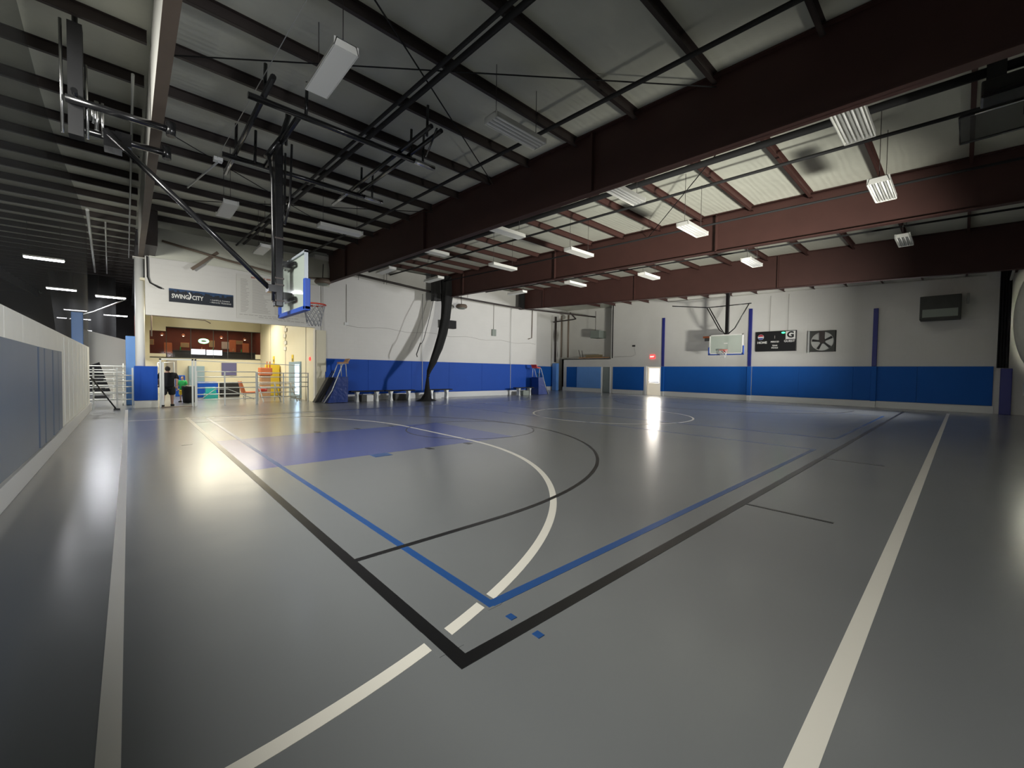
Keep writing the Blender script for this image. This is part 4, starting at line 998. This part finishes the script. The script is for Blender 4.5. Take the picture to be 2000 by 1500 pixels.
for x, z, wd, h, lab in ((1.15, 3.2, .3, .4, 'small framed picture at the left end of the bar room wall'), (3.0, 3.1, .5, .35, 'framed picture left of the green neon sign'), (4.6, 3.2, .35, .5, 'tall framed picture right of the green neon sign'), (6.3, 3.5, .6, .3, 'wide framed picture high at the right of the bar room wall')):
    t = thing('wall_picture', (x, 38.37, z), lab, 'picture')
    MB().box(-wd/2, wd/2, -.03, .02, 0, h, bev=.008).build('frame', 'wood', t); MB().box(-wd/2+.04, wd/2-.04, -.04, -.03, .04, h-.04).build('print', 'cardboard', t)
for x, y, z, lab in ((1.6, 35.6, 3.75, 'pendant lamp hanging at the left end of the bar room'), (2.75, 36.2, 3.8, 'pendant lamp hanging left of the green neon sign'), (4.9, 36.2, 3.8, 'pendant lamp hanging right of the green neon sign'), (6.2, 35.4, 3.7, 'pendant lamp hanging at the right end of the bar room')):
    t = thing('pendant_lamp', (x, y, z), lab, 'pendant lamp')
    MB().tube([(0, 0, .14), (0, 0, 4.6-z)], .008, 5).build('cord', 'bardark', t)
    MB().tube([(0, 0, 0), (0, 0, .08), (0, 0, .15)], [.13, .09, .03], 14).build('shade', 'barorange', t)
    MB().tube([(0, 0, -.03), (0, 0, .02)], [.04, .05], 10).build('bulb', 'lampwarm', t)
for k in range(7):
    x = 2.6+.6*k+.07*math.sin(k*3)
    tag(MB().tube([(x, 36.35, 2.82), (x, 36.35, 2.98), (x, 36.35, 3.03), (x, 36.35, 3.1)], [.035, .035, .014, .012], 8).build('bottle', ['green', 'bardark', 'wood'][k % 3]), ['green', 'dark', 'brown'][k % 3]+' bottle on the bar counter, '+['leftmost', 'second from the left', 'third from the left', 'middle one', 'third from the right', 'second from the right', 'rightmost'][k]+' of the row', 'bottle', 'bottles on the bar counter')
area('bar_room_light', (4.0, 36.6, 4.5), (0, 0, -1), 5, 2, 45, (1, .6, .35))

# ------------------------------------------------------------------ lamps
def lamp(x, y, z, along, kind, label, tilt=0, L=1.22, W=.34):
    t = thing('high_bay_lamp', (x, y, z), label, 'ceiling lamp', None, rz=(0 if along == 'X' else PI/2))
    h = .11
    MB().prism([(-W/2, -h), (-W/2+.03, 0), (W/2-.03, 0), (W/2, -h), (W/2-.01, -h), (W/2-.04, -.01), (-W/2+.04, -.01), (-W/2+.01, -h)], 'X', -L/2, L/2).box(-L/2, -L/2+.01, -W/2, W/2, -h, 0).box(L/2-.01, L/2, -W/2, W/2, -h, 0).build('housing', 'lampw', t)
    if kind == 'open':
        for k in range(4):
            yy = -W/2+W*(k+.5)/4
            MB().tube([(-L/2+.03, yy, -h+.02), (L/2-.03, yy, -h+.02)], .016, 8).build('tube', 'tube_off', t)
        b = MB()
        for k in range(5):
            yy = -W/2+W*k/4
            b.prism([(yy-.008, -h+.005), (yy+.008, -h+.005), (yy+.03 if k < 4 else yy+.001, -.015), (yy-.03 if k else yy-.001, -.015)], 'X', -L/2+.02, L/2-.02)
        b.build('reflector', 'reflect', t)
    else:
        MB().box(-L/2+.015, L/2-.015, -W/2+.015, W/2-.015, -h, -h+.012).build('lens', 'lampw', t)
    b = MB()
    for s in (-1, 1): b.tube([(s*L*.4, 0, 0), (s*L*.4, 0, roof(y)-z)], .006, 5)
    b.build('hanger', 'steel_dark', t)
    return t
LP = [
 (2.17, 6.3, 6.0, 'Y', 'flat', 'large flat white lamp hanging crosswise, nearest the camera at upper left'),
 (5.15, 5.55, 6.0, 'X', 'open', 'lamp with lit-looking louvres in the first bay just before the nearest red beam'),
 (8.68, 1.33, 5.8, 'Y2', 'open', 'large louvred lamp half hidden under the nearest red beam at upper right'),
 (11.05, 1.2, 5.42, 'X', 'open', 'louvred lamp hanging low in the second bay at far right'),
 (8.4, 5.37, 5.8, 'X', 'open', 'louvred lamp right under the middle of the nearest red beam'),
 (11.2, 5.05, 5.6, 'X', 'open', 'louvred lamp in the second bay above the centre of the hall'),
 (11.33, 9.0, 5.8, 'X', 'flat', 'lamp in the second bay, behind the middle of the nearest beam'),
 (8.2, 9.2, 5.8, 'X', 'flat', 'warm white lamp tucked under the nearest red beam'),
 (8.3, 13.4, 6.1, 'X', 'flat', 'short white lamp peeking under the nearest red beam, left of centre'),
 (10.78, 12.3, 5.8, 'X', 'flat', 'lamp above the gathered net, right side'),
 (15.2, 12.25, 5.8, 'X', 'flat', 'white lamp between the second and third red beams, left one'),
 (15.9, 8.95, 5.75, 'X', 'flat', 'white lamp between the second and third red beams, middle one'),
 (16.3, 5.2, 5.7, 'X', 'open', 'louvred lamp between the second and third red beams, right of the middle'),
 (16.9, 1.3, 5.75, 'X', 'open', 'louvred lamp between the second and third red beams at far right'),
 (1.9, 13.0, 5.8, 'Y', 'flat', 'small square-looking white lamp left of the near hoop mast'),
 (4.6, 12.5, 5.8, 'X', 'flat', 'long white lamp right of the near hoop mast'),
 (3.4, 16.5, 5.8, 'Y', 'flat', 'white lamp near the bulkhead left of the hoop mast'),
 (7.9, 16.4, 5.85, 'Y', 'flat', 'white lamp by the left wall just behind the nearest red beam'),
 (10.2, 16.4, 5.85, 'Y', 'flat', 'white lamp by the left wall left of the gathered net top'),
 (15.0, 16.0, 5.85, 'Y', 'flat', 'white lamp by the left wall beyond the second red beam'),
]
for x, y, z, al_, k, lab in LP:
    lamp(x, y, z, 'X' if al_ in ('X', 'Y2') else 'Y', k, lab, W=.42 if al_ == 'Y2' else .33)
def strip(x0, x1, y, z, lab):
    t = thing('strip_light', ((x0+x1)/2, y, z), lab, 'strip light'); L = (x1-x0)/2
    MB().box(-L, L, -.12, .12, .0, .06).build('housing', 'lampw', t)
    MB().tube([(-L+.02, -.06, -.03), (L-.02, -.06, -.03)], .03, 8).tube([(-L+.02, .06, -.03), (L-.02, .06, -.03)], .03, 8).build('tubes', 'tube_on', t)
    MB().tube([(-L*.8, 0, .06), (-L*.8, 0, roof(y)-z)], .006, 5).tube([(L*.8, 0, .06), (L*.8, 0, roof(y)-z)], .006, 5).build('hanger', 'steel_dark', t)
strip(-3.1, -1.95, 25.8, 6.05, 'lit strip light nearest in the left hall')
strip(-3.4, -2.2, 35.2, 6.05, 'lit strip light, left one of the second pair in the left hall')
strip(-1.5, -.1, 36.8, 6.05, 'lit strip light beside the white column, brightest one')
strip(-3.7, -2.4, 47.5, 6.05, 'lit strip light, left one of the third pair in the left hall')
strip(-1.55, -.05, 49.6, 6.05, 'lit strip light, right one of the third pair in the left hall')
strip(-4.8, -2.6, 56.0, 6.05, 'long dim strip light farthest back in the left hall')
strip(-3.1, -2.6, 57.5, 5.1, 'small low light beside the blue padded post in the left hall')
pipe('left_hall_pipe', [(-1.0, 20.5, 7.0), (-1.55, 38, 7.7)], .05, 'galv', 'pale pipe running under the left hall roof, left one')
pipe('left_hall_pipe', [(-.6, 22, 7.05), (-1.0, 38, 7.7)], .03, 'galv', 'thin pale pipe running under the left hall roof, right one')
pipe('left_hall_pipe', [(0.1, 10, 6.75), (0.05, 30, 7.4)], .025, 'galv', 'thin pale pipe close to the white beam')
pipe('left_hall_brace', [(-.1, 36, 5.9), (-1.6, 36.5, 5.0), (-2.8, 38, 4.6)], .035, 'galv', 'pale diagonal arm below the brightest strip light', 'brace')

# ------------------------------------------------------------------ right edge: dark curtain, roll and ceiling unit
simple('black_curtain', MB().grid(lambda u, v: (29.2-.05*math.sin(u*25), -1.02-.36*u, 2.12+4.9*v), 30, 4), 'black_matt', 'black curtain bundle in the far right corner', 'curtain')
simple('corner_post', MB().box(29.15, 29.4, -1.5, -1.15, 0, 2.1, bev=.02), 'navy', 'dark padded post under the curtain in the far right corner', 'post')
b = MB(); b.grid(lambda u, v: (22.0+6.9*u, -1.86+.42*math.sin(v*PI)**.7+.02*math.sin(u*60), 2.2+4.1*v), 80, 12)
simple('insulation_roll', b, 'insul', 'bulging pale insulation sheet on the right wall at the picture edge', 'insulation')
simple('wall_panel', MB().box(22.5, 28.8, -1.89, -1.8, .9, 2.05, bev=.02), 'trim', 'pale panel low on the right wall', 'panel')
pipe('rail_pipe', [(22.5, -1.3, 6.8), (28.6, -1.3, 6.0)], .04, 'galv', 'pale pipe sloping down along the right wall')
un = thing('folded_hoop', (9.5, -.2, 5.45), 'dark folded hoop and winch under the roof at the upper right edge', 'folded hoop')
MB().box(-.5, .5, -.95, .35, .0, .03).build('backboard', 'netthin', un)
bd = MB(); bd.tube([(-.5, -.95, 0), (-.5, .35, 0), (.5, .35, 0), (.5, -.95, 0)], .02, 6, closed=True); bd.build('frame', 'black', un)
MB().tube([(-.52, -.95, -.02), (-.52, .2, -.02)], .012, 6).build('chrome_edge', 'chrome', un)
MB().box(-.15, .25, -.9, .15, .35, .6, bev=.03).box(-.05, .15, -.1, .1, .6, .95).build('winch', 'black', un)
MB().tube([(0, -.3, 0), (0, -.3, 1.0)], .03).tube([(.3, -.5, 0), (.3, -.5, 1.0)], .03).build('hanger', 'black', un)
